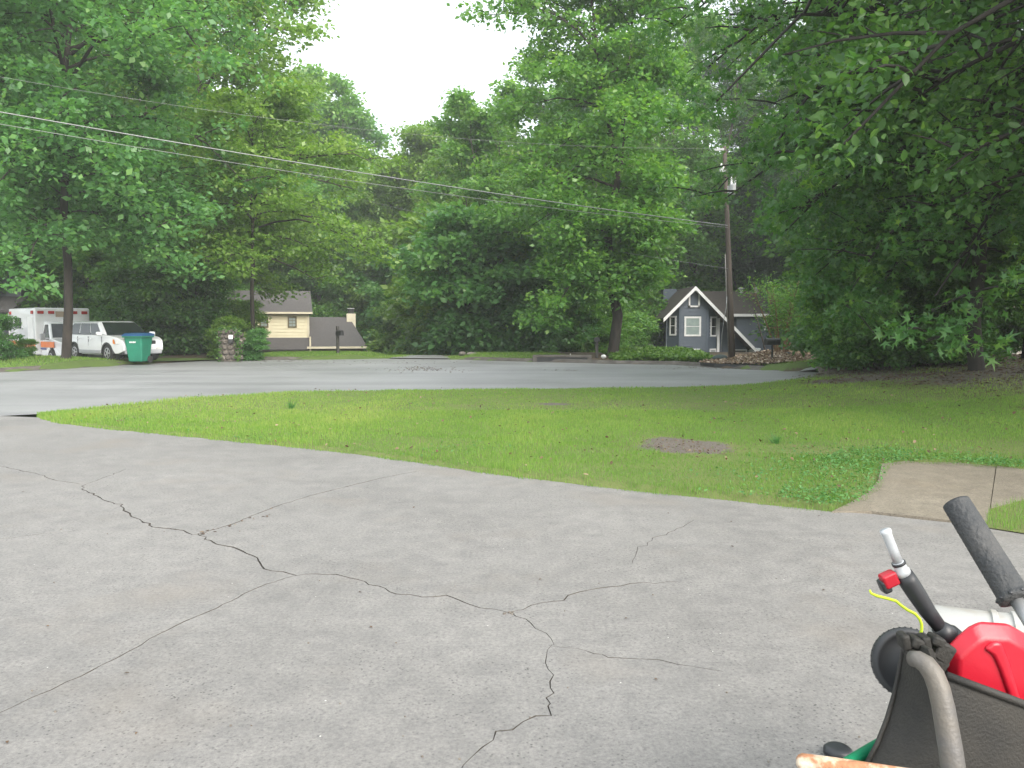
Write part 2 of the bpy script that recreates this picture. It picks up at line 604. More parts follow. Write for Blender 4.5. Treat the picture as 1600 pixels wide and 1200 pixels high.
def yard_grass(x, y):
    """1 where the far yards carry turf"""
    x, y = np.asarray(x, float), np.asarray(y, float)
    w = 0.5 * vnoise(x, y, 1.1, 21)
    a = sstep(-14.2, -15.4, x + w * .5) * (1 - sstep(33.0, 34.0, y + w + 0.15 * (x + 16)))
    b = sstep(-13.0, -12.0, x + w) * (1 - sstep(-5.8, -5.0, x)) * (1 - sstep(43, 45, y + w))
    c = sstep(-3.4, -2.8, x) * (1 - sstep(1.2, 2.6, x + w)) * (1 - sstep(40.5, 41.5, y + w))
    d = sstep(7.8, 8.8, x) * sstep(27.6, 28.0, y) * (1 - sstep(29.3, 29.8, y))
    return np.clip(a + b + c + d, 0, 1)

def fill_poly(name, poly, spacing, zf, mat, attr=None, kind='structure', pad=None):
    P = np.array(poly)
    x0, y0 = P.min(0)
    x1, y1 = P.max(0)
    gx, gy = np.meshgrid(np.arange(x0, x1, spacing), np.arange(y0, y1, spacing))
    gx = (gx + (np.arange(gx.shape[0]) % 2)[:, None] * spacing / 2).ravel()
    gy = gy.ravel()
    ok = in_poly(gx, gy, poly) & (dist_line(gx, gy, list(poly) + [poly[0]]) > spacing * 0.35)
    if pad is not None:
        ok &= pad(gx, gy)
    pts = [Vector(p) for p in poly] + [Vector((a, b)) for a, b in zip(gx[ok], gy[ok])]
    r = delaunay_2d_cdt(pts, [], [list(range(len(poly)))], 1, 1e-5)
    vs, fs = r[0], r[2]
    X = np.array([v.x for v in vs])
    Y = np.array([v.y for v in vs])
    Z = zf(X, Y)
    me = bpy.data.meshes.new(name)
    fs = [f if (vs[f[1]] - vs[f[0]]).cross(vs[f[2]] - vs[f[0]]) > 0 else list(reversed(f)) for f in fs]
    me.from_pydata(list(zip(X, Y, Z)), [], fs)
    if attr is not None:
        a = me.attributes.new('soil', 'FLOAT', 'POINT')
        a.data.foreach_set('value', np.asarray(attr(X, Y), np.float32))
    me.polygons.foreach_set('use_smooth', [True] * len(me.polygons))
    return link(name, me, mat, None, kind)

# terrain -----------------------------------------------------------
xs = np.unique(np.round(np.concatenate([np.arange(-240, -34, 8), np.arange(-34, 34, 0.6), np.arange(34, 241, 8)]), 3))
ys = np.unique(np.round(np.concatenate([np.arange(-60, 4, 8), np.arange(4, 62, 0.6), np.arange(62, 120, 3), np.arange(120, 300, 9)]), 3))
X, Y = np.meshgrid(xs, ys)
Xr, Yr = X.ravel(), Y.ravel()
Z = H(Xr, Yr)
hide = in_poly(Xr, Yr, ROAD) | in_poly(Xr, Yr, DRIVE) | in_poly(Xr, Yr, LAWN)
near_edge = dist_line(Xr, Yr, ROAD + [ROAD[0]]) < 0.75
farside = dist_line(Xr, Yr, road_far + [(-26, 25.2), (-45, 23.5)]) < 0.3
Z = np.where(hide | (near_edge & ~farside & (Yr < 26)), -0.12, Z)
Z = np.where((Yr < 9.5) & (Xr > 2), -0.12, Z)
nx = len(xs)
I = np.arange(len(ys) * nx).reshape(len(ys), nx)
F = np.stack([I[:-1, :-1], I[:-1, 1:], I[1:, 1:], I[1:, :-1]], -1).reshape(-1, 4)
me = np_mesh('terrain', np.stack([Xr, Yr, Z], 1), F, smooth=True)
a = me.attributes.new('soil', 'FLOAT', 'POINT')
a.data.foreach_set('value', (1 - yard_grass(Xr, Yr)).astype(np.float32))
link('terrain', me, MT['terrain'], None, 'structure')

fill_poly('road', ROAD, 1.5, lambda x, y: 0 * x, MT['asphalt'])
fill_poly('lawn', LAWN, 0.22, lambda x, y: lawn_z(x, y) - np.where(dist_line(x, y, lawn_near + path_edge + lawn_far) < .08, lawn_z(x, y) + .012, 0), MT['lawn'], soil)

# walkway from the driveway to the right: two slabs with an open joint
def wslab(pts, z):
    mb = MB()
    mb.prism([(*G(a, b).xy, z - 0.09) for a, b in pts], (0, 0, 0.09))
    return mb
wk = bpy.data.objects.new('walkway', None)
COL.objects.link(wk)
wk['kind'] = 'structure'
wslab([(1300, 801), (1330, 786), (1355, 772), (1372, 752), (1378, 726), (1420, 721), (1500, 724), (1556, 730), (1546, 800), (1541, 821), (1440, 810), (1362, 801)], 0.012).build('slab', MT['walk'], wk)
wslab([(1557.4, 730), (1700, 748), (1900, 775), (1900, 810), (1700, 792), (1600, 783), (1547.5, 797)], 0.016).build('slab', MT['walk'], wk)
gp = [(1543, 802), (1548, 795), (1600, 781), (1700, 790), (1900, 808), (1900, 856), (1700, 844), (1600, 835), (1538, 825)]
RIGHT_GRASS = G2(gp)
fill_poly('lawn_corner', RIGHT_GRASS, 0.12, lambda x, y: 0.012 + 0.006 * vnoise(x, y, 5, 4), MT['lawn'], lambda x, y: 0 * x + 0.15)

# driveway slab with open cracks -------------------------------------
CR = [
    ([(0, 728), (60, 741), (85, 750), (130, 757)], .010, .6),
    ([(198, 733), (160, 747), (132, 757)], .012, .8),
    ([(132, 757), (128, 764), (140, 770), (165, 782), (190, 788), (195, 800), (215, 812), (240, 823), (265, 826), (285, 829), (300, 835), (311, 834)], .017, 1),
    ([(310, 834), (360, 820), (400, 803), (440, 788), (490, 773), (550, 758), (600, 746), (652, 736)], .015, .35),
    ([(311, 834), (340, 850), (372, 858), (395, 868), (410, 880), (415, 888), (440, 894), (463, 899)], .015, 1),
    ([(463, 899), (400, 918), (340, 950), (290, 970), (235, 998), (200, 1018), (160, 1040), (105, 1066), (50, 1090), (-10, 1118)], .0105, .5),
    ([(463, 899), (510, 896), (560, 905), (590, 916), (620, 928), (660, 931), (695, 931), (720, 940), (750, 950), (795, 957)], .011, 1),
    ([(795, 957), (830, 945), (880, 938), (905, 925), (950, 917), (1005, 911), (1060, 909)], .010, 1),
    ([(985, 880), (1000, 855), (1030, 838), (1060, 826), (1085, 812)], .006, 1),
    ([(795, 957), (835, 973), (850, 990), (866, 1008)], .0105, 1),
    ([(866, 1008), (850, 1025), (858, 1045), (863, 1075), (858, 1090), (866, 1108), (840, 1120), (800, 1140), (765, 1155), (740, 1180), (715, 1212)], .0085, 1),
    ([(866, 1008), (900, 1016), (930, 1020), (950, 1026), (1000, 1029), (1060, 1037), (1130, 1049)], .0055, 1),
    ([(0, 842), (60, 835), (125, 828)], .006, .5),
]
rg = random.Random(11)
pts = [Vector(p) for p in DRIVE]
faces = [list(range(len(DRIVE)))]
for line, wd, jit in CR:
    wpts = [G(a, b).xy for a, b in line]
    fine = []
    for a, b in zip(wpts[:-1], wpts[1:]):
        n = max(2, int((b - a).length / 0.06))
        nn = Vector((-(b - a).y, (b - a).x)).normalized()
        for i in range(n):
            q = a.lerp(b, i / n)
            fine.append(q + nn * rg.gauss(0, 0.011 * jit))
    fine.append(wpts[-1])
    n = len(fine)
    L, R_ = [], []
    for i, q in enumerate(fine):
        t = (fine[min(i + 1, n - 1)] - fine[max(i - 1, 0)]).normalized()
        nn = Vector((-t.y, t.x))
        e = min(1, (i + 1) / 4, (n - i) / 6)
        w = (0.62 + 0.58 * abs(t.x) ** 2) * wd * rg.uniform(0.55, 1.25) * (0.4 + 0.6 * e) / 2
        L.append(q + nn * w)
        R_.append(q - nn * w)
    b0 = len(pts)
    pts += L + R_
    for i in range(n - 1):
        faces.append([b0 + n + i, b0 + n + i + 1, b0 + i + 1, b0 + i])
res = delaunay_2d_cdt(pts, [], faces, 1, 1e-6)
vs, fs, of = res[0], res[2], res[5]
bm = bmesh.new()
bv = [bm.verts.new((v.x, v.y, 0)) for v in vs]
for f, o_ in zip(fs, of):
    if len(o_) and all(i == 0 for i in o_):
        try:
            bf = bm.faces.new([bv[i] for i in f])
        except ValueError:
            continue
bmesh.ops.recalc_face_normals(bm, faces=bm.faces)
for f in bm.faces:
    if f.normal.z < 0:
        f.normal_flip()
g = bmesh.ops.extrude_face_region(bm, geom=list(bm.faces))
# the extruded copy becomes the top; the originals drop to the underside
new = [e for e in g['geom'] if isinstance(e, bmesh.types.BMVert)]
newset = set(new)
for v in bm.verts:
    if v not in newset:
        v.co.z = -0.07
loose = [v for v in bm.verts if not v.link_faces]
bmesh.ops.delete(bm, geom=loose, context='VERTS')
bmesh.ops.recalc_face_normals(bm, faces=bm.faces)
me = bpy.data.meshes.new('driveway')
for f in bm.faces:
    if abs(f.normal.z) < .5:
        f.material_index = 1
bm.to_mesh(me)
bm.free()
link('driveway', me, MT['drive'], None, 'structure')
MT['crack_soil'] = M('crack_soil', (.105, .093, .078), (.06, .053, .046), 30, .95, pos=True)
me.materials.append(MT['crack_soil'])
MB().quad((-19, -3, -.013), (8.5, -3, -.013), (3.4, 6.0, -.013), (-19, 6.0, -.013)).quad((-19, 6.001, -.013), (3.2, 6.001, -.013), (-9.5, 13.0, -.013), (-19, 12.6, -.013)).build('crack_soil', MT['crack_soil'], None, kind='structure')

# kerb along the far side of the road --------------------------------
def sweep(path, prof, ease=0.0):
    """prof: (offset to the left of travel, z)"""
    n = len(path)
    mb = MB()
    vs, fs = [], []
    k = len(prof)
    acc = [0.0]
    for a, b in zip(path[:-1], path[1:]):
        acc.append(acc[-1] + math.hypot(b[0] - a[0], b[1] - a[1]))
    for i in range(n):
        k_ = 1.0 if not ease else max(.06, min(1, acc[i] / ease, (acc[-1] - acc[i]) / ease))
        a = Vector(path[max(i - 1, 0)])
        b = Vector(path[min(i + 1, n - 1)])
        t = (b - a).normalized()
        nn = Vector((-t.y, t.x))
        for o_, z in prof:
            q = Vector(path[i]) + nn * o_
            vs.append((q.x, q.y, z * k_ if z > 0 else z))
    for i in range(n - 1):
        for j in range(k):
            j2 = (j + 1) % k
            fs.append((i * k + j, i * k + j2, (i + 1) * k + j2, (i + 1) * k + j))
    fs.append(tuple(range(k)))
    fs.append(tuple(reversed(range((n - 1) * k, n * k))))
    mb.add(vs, fs)
    return mb
def densify(path, d=0.6):
    out = []
    for a, b in zip(path[:-1], path[1:]):
        n = max(1, int(math.hypot(b[0] - a[0], b[1] - a[1]) / d))
        for i in range(n):
            out.append((a[0] + (b[0] - a[0]) * i / n, a[1] + (b[1] - a[1]) * i / n))
    out.append(path[-1])
    return out
KP = [(0.0, -0.1), (0.0, 0.016), (0.22, 0.03), (0.3, 0.125), (0.48, 0.135), (0.5, -0.1)]
KP = [(-a, z) for a, z in KP]
for seg in (road_far[2:10], road_far[11:14], road_far[15:] + [(-26, 25.2), (-45, 23.5)]):
    sweep(densify(seg), KP, 1.2).build('kerb', MT['kerb'], None, kind='structure', fix=True)

# side drives that leave the road on its far side (aprons)
def apron(name, pts, mat, zf):
    fill_poly(name, pts, 0.8, zf, mat)
a0, a1 = road_far[9], road_far[10]
apron('neighbour_driveway', [(a0[0] + .1, a0[1] - .1), (a1[0] + .3, a1[1] - .1), (a1[0] - .4, 44), (a1[0] + 1.5, 60), (a0[0] + 1.3, 60), (a0[0] - 0.2, 44)],
      MT['asphalt'], lambda x, y: .02 + np.minimum(H(x, y), .03))
b0, b1 = road_far[13], road_far[15]
apron('gravel_driveway', [(b0[0] + .2, b0[1] - .1), (b1[0] - .1, b1[1] - .1), (-16.2, 35.0), (-19.0, 38.0), (-24, 42), (-20, 45), (-14.0, 40.5), (-12.9, 37)],
      MT['terrain'], lambda x, y: H(x, y) * 0.6 + 0.035)
d0 = road_far[2]
apron('right_driveway', [(d0[0] - .3, d0[1] - .4), (d0[0] + .2, d0[1] + .1), (14, 28.6), (14, 27.2), (9.6, 27.1)], MT['asphalt'], lambda x, y: 0.012 + np.maximum(H(x, y) - .03, 0) * sstep(9.8, 11, x))

# ------------------------------------------------------------------ trees
def tube_np(pts, r, k):
    pts = np.asarray(pts, float)
    n = len(pts)
    t = np.gradient(pts, axis=0)
    t /= np.linalg.norm(t, axis=1)[:, None] + 1e-9
    ref = np.array([1.0, 0, 0]) if abs(t[0][0]) < 0.8 else np.array([0, 1.0, 0])
    u = ref - t * (t @ ref)[:, None]
    u /= np.linalg.norm(u, axis=1)[:, None] + 1e-9
    w = np.cross(t, u)
    a = np.arange(k) * 2 * math.pi / k
    V = pts[:, None, :] + (u[:, None, :] * np.cos(a)[None, :, None] + w[:, None, :] * np.sin(a)[None, :, None]) * np.asarray(r)[:, None, None]
    i, j = np.meshgrid(np.arange(n - 1), np.arange(k), indexing='ij')
    j2 = (j + 1) % k
    F = np.stack([i * k + j, i * k + j2, (i + 1) * k + j2, (i + 1) * k + j], -1).reshape(-1, 4)
    return V.reshape(-1, 3), F

class Wood:
    def __init__(s):
        s.V, s.F, s.n = [], [], 0
    def add(s, pts, r, k):
        V, F = tube_np(pts, r, k)
        s.V.append(V)
        s.F.append(F + s.n)
        s.n += len(V)
    def mesh(s, name):
        return np_mesh(name, np.concatenate(s.V), np.concatenate(s.F), smooth=True)

PROF = {
    'oval': lambda t: math.sin(math.pi * (0.16 + 0.8 * t)) ** 0.75,
    'pyramid': lambda t: max(0.1, (1 - t) ** 0.75),
    'dome': lambda t: max(0.15, math.sqrt(max(0, 1 - t ** 2.4))),
    'tall': lambda t: 0.3 + 0.7 * math.sin(math.pi * (0.1 + 0.84 * t)),
    'vase': lambda t: 0.45 + 0.55 * math.sin(math.pi * min(1, 0.15 + 0.75 * t)),
}

LEAF_FORMS = {}
def leaf_form(kind):
    """(vertices in a unit leaf frame: x across, y along, z up ; faces as triangles)"""
    if kind == 'diamond':
        return np.array([(0, 0, 0), (0.32, 0.45, 0.08), (0, 1, -0.04), (-0.32, 0.45, 0.08)]), np.array([(0, 1, 2, 3)])
    if kind == 'oval':
        return np.array([(0, 0, 0), (0.26, 0.3, 0.07), (0.26, 0.65, 0.05), (0, 1, -0.1), (-0.26, 0.65, 0.05), (-0.26, 0.3, 0.07), (0, .5, -0.02)]), \
            np.array([(0, 1, 2, 6), (6, 2, 3, 3), (0, 6, 4, 5), (6, 3, 4, 4)])
    if kind == 'star':
        V = [(0, 0.32, 0.04)]
        tips = [(-130, .5), (-62, .72), (0, .82), (62, .72), (130, .5)]
        for i, (a, r) in enumerate(tips):
            V.append((math.sin(rad(a)) * r, 0.32 + math.cos(rad(a)) * r, -0.12 * r))
            if i < 4:
                m = (a + tips[i + 1][0]) / 2
                V.append((math.sin(rad(m)) * .2, 0.32 + math.cos(rad(m)) * .2, 0.05))
        V.append((0, 0.06, 0))
        F = [(0, i + 1, i, i) for i in range(1, 10)] + [(0, 1, 10, 10)]
        return np.array(V), np.array(F)
    if kind == 'needle':
        return np.array([(0, 0, 0), (0.05, 0.5, 0.0), (0, 1, -0.08), (-0.05, 0.5, 0.0)]), np.array([(0, 1, 2, 3)])
    if kind == 'blade':
        return np.array([(-0.05, 0, 0), (0.05, 0, 0), (0.035, .55, .05), (0, 1, 0.2), (-0.035, .55, .05)]), np.array([(0, 1, 2, 4), (4, 2, 3, 3)])

def leaves_mesh(name, C, Dr, size, rg, form='diamond', flat=0.75, tint=None, droop=0.25):
    """one leaf at each centre C, lying roughly flat, long axis roughly along Dr"""
    n = len(C)
    LV, LF = leaf_form(form)
    nrm = rg.normal(0, 1, (n, 3)) * (1 - flat)
    nrm[:, 2] += flat
    nrm /= np.linalg.norm(nrm, axis=1)[:, None]
    y = Dr + rg.normal(0, 0.75, (n, 3))
    y[:, 2] -= droop
    y -= nrm * (y * nrm).sum(1)[:, None]
    y /= np.linalg.norm(y, axis=1)[:, None] + 1e-9
    x = np.cross(y, nrm)
    sz = size * rg.uniform(0.5, 1.4, n)
    V = C[:, None, :] + (x[:, None, :] * LV[None, :, 0, None] + y[:, None, :] * LV[None, :, 1, None] + nrm[:, None, :] * LV[None, :, 2, None]) * sz[:, None, None]
    k = len(LV)
    F = (LF[None] + (np.arange(n) * k)[:, None, None]).reshape(-1, 4)
    if tint is None:
        tint = rg.uniform(0, 1, n)
    T = np.repeat(tint, k)
    V = V.reshape(-1, 3)
    if (LF[:, 2] == LF[:, 3]).any():
        tri = F[F[:, 2] == F[:, 3]][:, :3]
        qd = F[F[:, 2] != F[:, 3]]
        if len(qd):
            tri = np.concatenate([tri, qd[:, [0, 1, 2]], qd[:, [0, 2, 3]]])
        return np_mesh(name, V, tri, T)
    return np_mesh(name, V, F, T)

def gen_tree(name, seed, Ht, cb, R, tr, shape='oval', nprim=40, nsec=6, leaf=0.22, per=60, spray=0.85, el=(-8, 62), droop=0.35,
             wander=0.25, form='diamond', flat=0.6, side=None, stems=1, limbs=True, clip=None, secel=0.25, leaders=1, fork=0.35, spread=0.45, thick=0.55):
    """returns (trunk mesh, crown mesh). side = (azimuth, strength) makes the crown lopsided"""
    rg = np.random.RandomState(seed)
    wood = Wood()
    SC, SD, SR, ST = [], [], [], []
    for st in range(stems):
        off = np.zeros(2) if stems == 1 else rg.normal(0, 0.18 * stems ** .5, 2)
        lean = rg.normal(0, 0.02 if stems == 1 else 0.16, 2)
        n = 12
        axes = []
        for ld in range(leaders):
            zz = np.linspace(0, Ht * (0.97 if ld == 0 else rg.uniform(.78, .97)), n)
            w = np.cumsum(rg.normal(0, wander, (n, 2)), 0) * (Ht / 20)
            w -= w[0]
            if leaders > 1:
                if ld == 0:
                    w0 = w.copy()
                fz = fork * Ht
                u_ = np.clip((zz - fz) / (Ht - fz), 0, 1)
                la = ld * 2 * math.pi / leaders + rg.normal(0, .3)
                w = np.column_stack([np.interp(np.minimum(zz, fz), np.linspace(0, Ht * .97, n), w0[:, c]) for c in range(2)]) + (w - w[0]) * (u_ > 0)[:, None] * 0.6
                w += np.array([math.cos(la), math.sin(la)]) * (R * spread * u_ ** 0.75)[:, None]
            txy = off + w + zz[:, None] * lean
            rr = tr * (1 - zz / Ht) ** 0.8 + 0.012
            if leaders > 1:
                rr = np.where(zz > fork * Ht, rr * 0.62, rr)
            rr[0] *= 1.45
            tp = np.column_stack([txy, zz])
            # flare at the foot
            tp2 = np.insert(tp, 1, tp[0] * 0.93 + tp[1] * 0.07, 0)
            r2 = np.insert(rr, 1, tr * 1.08)
            if ld > 0:
                k0 = max(0, int(np.searchsorted(zz, fork * Ht)) - 1)
                wood.add(tp[k0:], rr[k0:], 7)
            else:
                wood.add(tp2, r2, 9 if tr > .1 else 6)
            axes.append((zz, txy, rr))
        for i in range(nprim):
            t = min(1, (i + rg.rand()) / nprim)
            zz, txy, rr = axes[i % leaders]
            z = cb + (Ht * 0.97 - cb) * t
            az = i * 2.39996 + rg.normal(0, 0.35) + st
            r = R * PROF[shape](t) * rg.uniform(0.62, 1.12) * (1 if leaders == 1 else 0.66)
            z = min(z, zz[-1])
            if side:
                r *= 1 + side[1] * math.cos(az - side[0])
            r = max(r, 0.35)
            if clip is not None:
                for _ in range(12):
                    tipx = np.interp(z, zz, txy[:, 0]) + math.cos(az) * r
                    tipy = np.interp(z, zz, txy[:, 1]) + math.sin(az) * r
                    tz = z + r * (math.tan(rad(el[0] + (el[1] - el[0]) * t)) - droop)
                    if clip(np.array([[tipx, tipy, tz]]))[0]:
                        break
                    r *= .82
            e = rad(el[0] + (el[1] - el[0]) * t + rg.normal(0, 9))
            bx = np.interp(z, zz, txy[:, 0])
            by = np.interp(z, zz, txy[:, 1])
            s = np.linspace(0, 1, 6)
            dirh = np.array([math.cos(az), math.sin(az)])
            cv = rg.normal(0, 0.12)
            perp = np.array([-dirh[1], dirh[0]])
            hx = r * s
            up = r * (math.tan(min(e, 1.2)) * s + 0.28 * s * (1 - s) - droop * s ** 2.6)
            P = np.column_stack([bx + dirh[0] * hx + perp[0] * cv * r * s ** 2, by + dirh[1] * hx + perp[1] * cv * r * s ** 2, z + up])
            P += rg.normal(0, 0.03 * r, P.shape) * s[:, None]
            P[:, 2] = np.minimum(P[:, 2], Ht * 1.02)
            br = max(0.012, min(rr[0] * .34, 0.013 * r + 0.008) * (1 - 0.4 * t))
            nlim = 6
            if clip is not None:
                bad = np.where(~clip(P))[0]
                bad = bad[bad > 0]
                nlim = int(bad[0]) if len(bad) else 6
            if limbs and nlim >= 3:
                rl = br * (1 - 0.8 * s) + 0.004
                if nlim < 6:
                    rl = rl * np.linspace(1, .25, 6) ** .7
                wood.add(P[:nlim], rl[:nlim], 5)
            SC.append(P[-1]); SD.append(dirh); SR.append(1.0); ST.append(t)
            for j in range(nsec):
                q = rg.uniform(0.08, 1) ** 0.8
                base = np.array([np.interp(q, s, P[:, c]) for c in range(3)])
                a2 = az + rg.choice([-1, 1]) * rad(rg.uniform(20, 80))
                l2 = max(0.4, r * rg.uniform(0.2, 0.42) * (1.25 - 0.5 * q))
                d2 = np.array([math.cos(a2), math.sin(a2), secel + rg.normal(0, 0.3)])
                s3 = np.linspace(0, 1, 4)
                P2 = base + d2 * (l2 * s3)[:, None]
                P2[:, 2] -= droop * 0.6 * l2 * s3 ** 2
                if limbs and l2 > 0.6 and (clip is None or clip(P2).all()):
                    wood.add(P2, br * 0.45 * (1 - 0.75 * s3) + 0.003, 3)
                for q2 in (0.45, 1.0):
                    SC.append(np.array([np.interp(q2, s3, P2[:, c]) for c in range(3)]) + rg.normal(0, 0.12, 3))
                    SD.append(d2[:2]); SR.append(rg.uniform(0.6, 1.15)); ST.append(t)
    SC = np.array(SC)
    SD = np.array(SD)
    SR = np.array(SR)
    keep = SC[:, 2] > 0.25
    if clip is not None:
        keep &= clip(SC)
    SC, SD, SR = SC[keep], SD[keep], SR[keep]
    ns = len(SC)
    d = SD / (np.linalg.norm(SD, axis=1)[:, None] + 1e-9)
    cnt = np.maximum(4, (per * SR ** 1.3 * rg.uniform(0.6, 1.35, ns)).astype(int))
    idx = np.repeat(np.arange(ns), cnt)
    N = len(idx)
    q = rg.normal(0, 1, (N, 3))
    q /= np.linalg.norm(q, axis=1)[:, None]
    q *= (rg.rand(N) ** 0.5)[:, None]
    r = spray * SR[idx]
    side_ = np.column_stack([-d[:, 1], d[:, 0]])
    C = SC[idx].copy()
    C[:, :2] += d[idx] * (q[:, 0] * r * 1.25)[:, None] + side_[idx] * (q[:, 1] * r * 0.95)[:, None]
    C[:, 2] += q[:, 2] * r * thick - 0.22 * r * (q[:, 0] ** 2 + q[:, 1] ** 2)
    Dr = np.column_stack([d[idx] * 0.5 + (d[idx] * q[:, :1] + side_[idx] * q[:, 1:2]) * 0.9, np.zeros(N)])
    tint = np.clip(0.42 + rg.normal(0, 0.13, ns)[idx] + rg.normal(0, 0.16, N) + 0.1 * (SC[idx, 2] - cb) / max(1, Ht - cb) , 0, 1)
    tint = np.where(rg.rand(N) < 0.03, np.clip(tint + .45, 0, 1), tint)
    return wood.mesh(name + '_trunk'), leaves_mesh(name + '_crown', C, Dr, leaf, rg, form, flat, tint)

def plant_tree(name, meshes, loc, label, cat, leaf, bark, rz=0, sc=1.0, group=None, names=('trunk', 'crown'), sz=None):
    t = thing(name, label, cat, loc, rz, group)
    t.scale = (sc, sc, sz or sc)
    link(names[0], meshes[0], bark, t)
    link(names[1], meshes[1], leaf, t)
    return t

def at(px, py, y):
    """foot of a thing: pixel column px at distance y, on the ground"""
    p = D(px, py, y)
    return (p.x, p.y, float(H(p.x, p.y)) - 0.04)

def keep_open(base, edge, near=4.5):
    """boughs stay above the line edge(px) -> lowest py in the picture plane of the street view, so the far house stays in view"""
    def f(P):
        q = P + np.array(base)
        y = np.maximum(q[:, 1], .3)
        fw = y * math.cos(PITCH) - (q[:, 2] - CAM_H) * math.sin(PITCH)
        px = 800 + FPX * q[:, 0] / np.maximum(fw, .3)
        py = HOR - FPX * (q[:, 2] - CAM_H) / y
        low = np.interp(px, edge[0], edge[1])
        return (py < low) & (q[:, 1] > near) & (q[:, 2] > 1.2)
    return f

# --- the trees that single themselves out
m = gen_tree('a', 101, 21, 4.6, 5.8, 0.165, 'oval', 60, 12, 0.24, 66, 0.95, (-10, 62), 0.42, 0.12, side=(0.3, 0.18))
plant_tree('shade_tree', m, at(103, 557, 31), 'tall leafy tree with a straight dark trunk in front of the white parked car', 'tree', MT['leaf_blue'], MT['bark'])

m = gen_tree('b', 102, 12.2, 4.9, 4.7, 0.105, 'dome', 30, 8, 0.22, 62, 0.9, (-4, 30), 0.22, 0.1, side=(-0.3, 0.4), thick=0.28, clip=keep_open(at(392, 545, 39.5), ([200, 300, 400, 640], [500, 470, 442, 442])))
plant_tree('slender_tree', m, at(392, 545, 39.5), 'slender bare trunked tree with flat layers of yellowish leaves beside the stone mailbox pillar', 'tree', MT['leaf_yellow'], MT['bark'])

m = gen_tree('c', 103, 24, 5.5, 9.6, 0.36, 'dome', 60, 11, 0.29, 66, 1.2, (8, 62), 0.33, 0.25, side=(0.0, 0.3), leaders=4, fork=.3)
plant_tree('spreading_tree', m, at(335, 540, 47), 'huge spreading tree whose rounded crown edges the white sky at upper left', 'tree', MT['leaf_yellow'], MT['bark_grey'], 0.4)

m = gen_tree('d', 104, 25, 5, 8.0, 0.34, 'oval', 52, 9, 0.29, 60, 1.15, (-4, 62), 0.38, 0.25, leaders=3, fork=.28)
plant_tree('tall_tree', m, at(140, 540, 52), 'tall bluish green tree rising behind the ambulance', 'tree', MT['leaf_blue'], MT['bark'])
t = plant_tree('tall_tree', m, at(-60, 540, 42), 'tall tree at the left edge over the grey gabled house', 'tree', MT['leaf_blue'], MT['bark'], 2.1, 0.95)

m = gen_tree('e', 105, 21.5, 3.4, 6.6, 0.25, 'vase', 66, 10, 0.24, 66, 0.92, (-15, 64), 0.45, 0.22, side=(2.9, 0.25), leaders=2, fork=.42, spread=.3, clip=keep_open(at(957, 557, 38), ([500, 700, 900, 945, 975, 1010, 1110, 1180], [560, 548, 525, 540, 480, 440, 430, 420])))
plant_tree('sweetgum_tree', m, at(957, 557, 38), 'big full crowned tree with a thick dark trunk at the centre of the far kerb', 'tree', MT['leaf_mid'], MT['bark'])

m = gen_tree('f', 106, 25, 5, 6.0, 0.27, 'tall', 48, 8, 0.27, 60, 1.05, (0, 64), 0.38, 0.25, leaders=2, fork=.35)
plant_tree('pale_tree', m, at(1072, 545, 71), 'pale green tall tree between the centre tree and the utility pole', 'tree', MT['leaf_mid'], MT['bark_grey'], 0.5, 1.32)

# --- the woods behind
protos = []
for k in range(4):
    protos.append(gen_tree('forest%d' % k, 200 + k, 24, (3, 5, 2.5, 4)[k], (5.8, 5.2, 6.2, 4.8)[k], 0.2, ('oval', 'tall', 'dome', 'oval')[k], 40, 9, 0.36, 50, 1.2, (0, 64), 0.4, 0.25, leaders=(3, 2, 3, 1)[k]))
pine = gen_tree('pine', 210, 25, 7, 4.3, 0.24, 'tall', 40, 6, 0.42, 90, 0.8, (0, 45), 0.2, 0.15, form='needle', flat=0.2, thick=0.7)
rg = random.Random(77)
spots = []
def free(x, y, d):
    return all((x - a) ** 2 + (y - b) ** 2 > d * d for a, b in spots)
def wood_label(px, y):
    if px < 330:
        return 'forest tree in the hazy woods behind the ambulance and the white car', 'forest trees behind the parked vehicles'
    if px < 600:
        return 'forest tree in the woods behind the yellow house', 'forest trees behind the yellow house'
    if px < 940:
        return 'hazy forest tree in the woods below the open patch of white sky', 'forest trees below the open sky'
    if px < 1260:
        return 'forest tree in the woods behind the blue grey gabled house', 'forest trees behind the blue grey house'
    return 'forest tree in the dark woods behind the right hand lawn', 'forest trees behind the right lawn'
for y in (58, 66, 75, 85, 97, 112):
    px = -420
    while px < 2000:
        px += rg.uniform(80, 150) * 62 / y * (.72 if 540 < px < 720 else 1)
        yy = y + rg.uniform(-4, 4)
        if 290 < px < 610 and yy < 82:
            continue
        if 940 < px < 1290 and yy < 74:
            continue
        if 600 < px < 700 and yy < 76:
            continue
        x, yw, z = at(px, 545, yy)
        if not free(x, yw, 3.6):
            continue
        Ht = rg.uniform(21, 27)
        if 560 < px < 760:                                   # the lower roof of the woods, under the open sky
            Ht = min(Ht, 1.55 - z + (510 - rg.uniform(180, 222)) / FPX * yy)
        elif 760 <= px < 860:
            Ht = min(Ht, 1.55 - z + (510 - rg.uniform(150, 230)) / FPX * yy)
        spots.append((x, yw))
        k = rg.randrange(4)
        lb, gr = wood_label(px, yy)
        s = Ht / 24.0
        plant_tree('forest_tree', protos[k], (x, yw, z - .1), lb, 'tree', MT[rg.choice(['leaf_mid', 'leaf_mid', 'leaf_blue', 'leaf_yellow'])] if False else None, MT['bark_grey'], rg.uniform(0, 6.28), max(0.72, s) * rg.uniform(.92, 1.1), gr, sz=s)
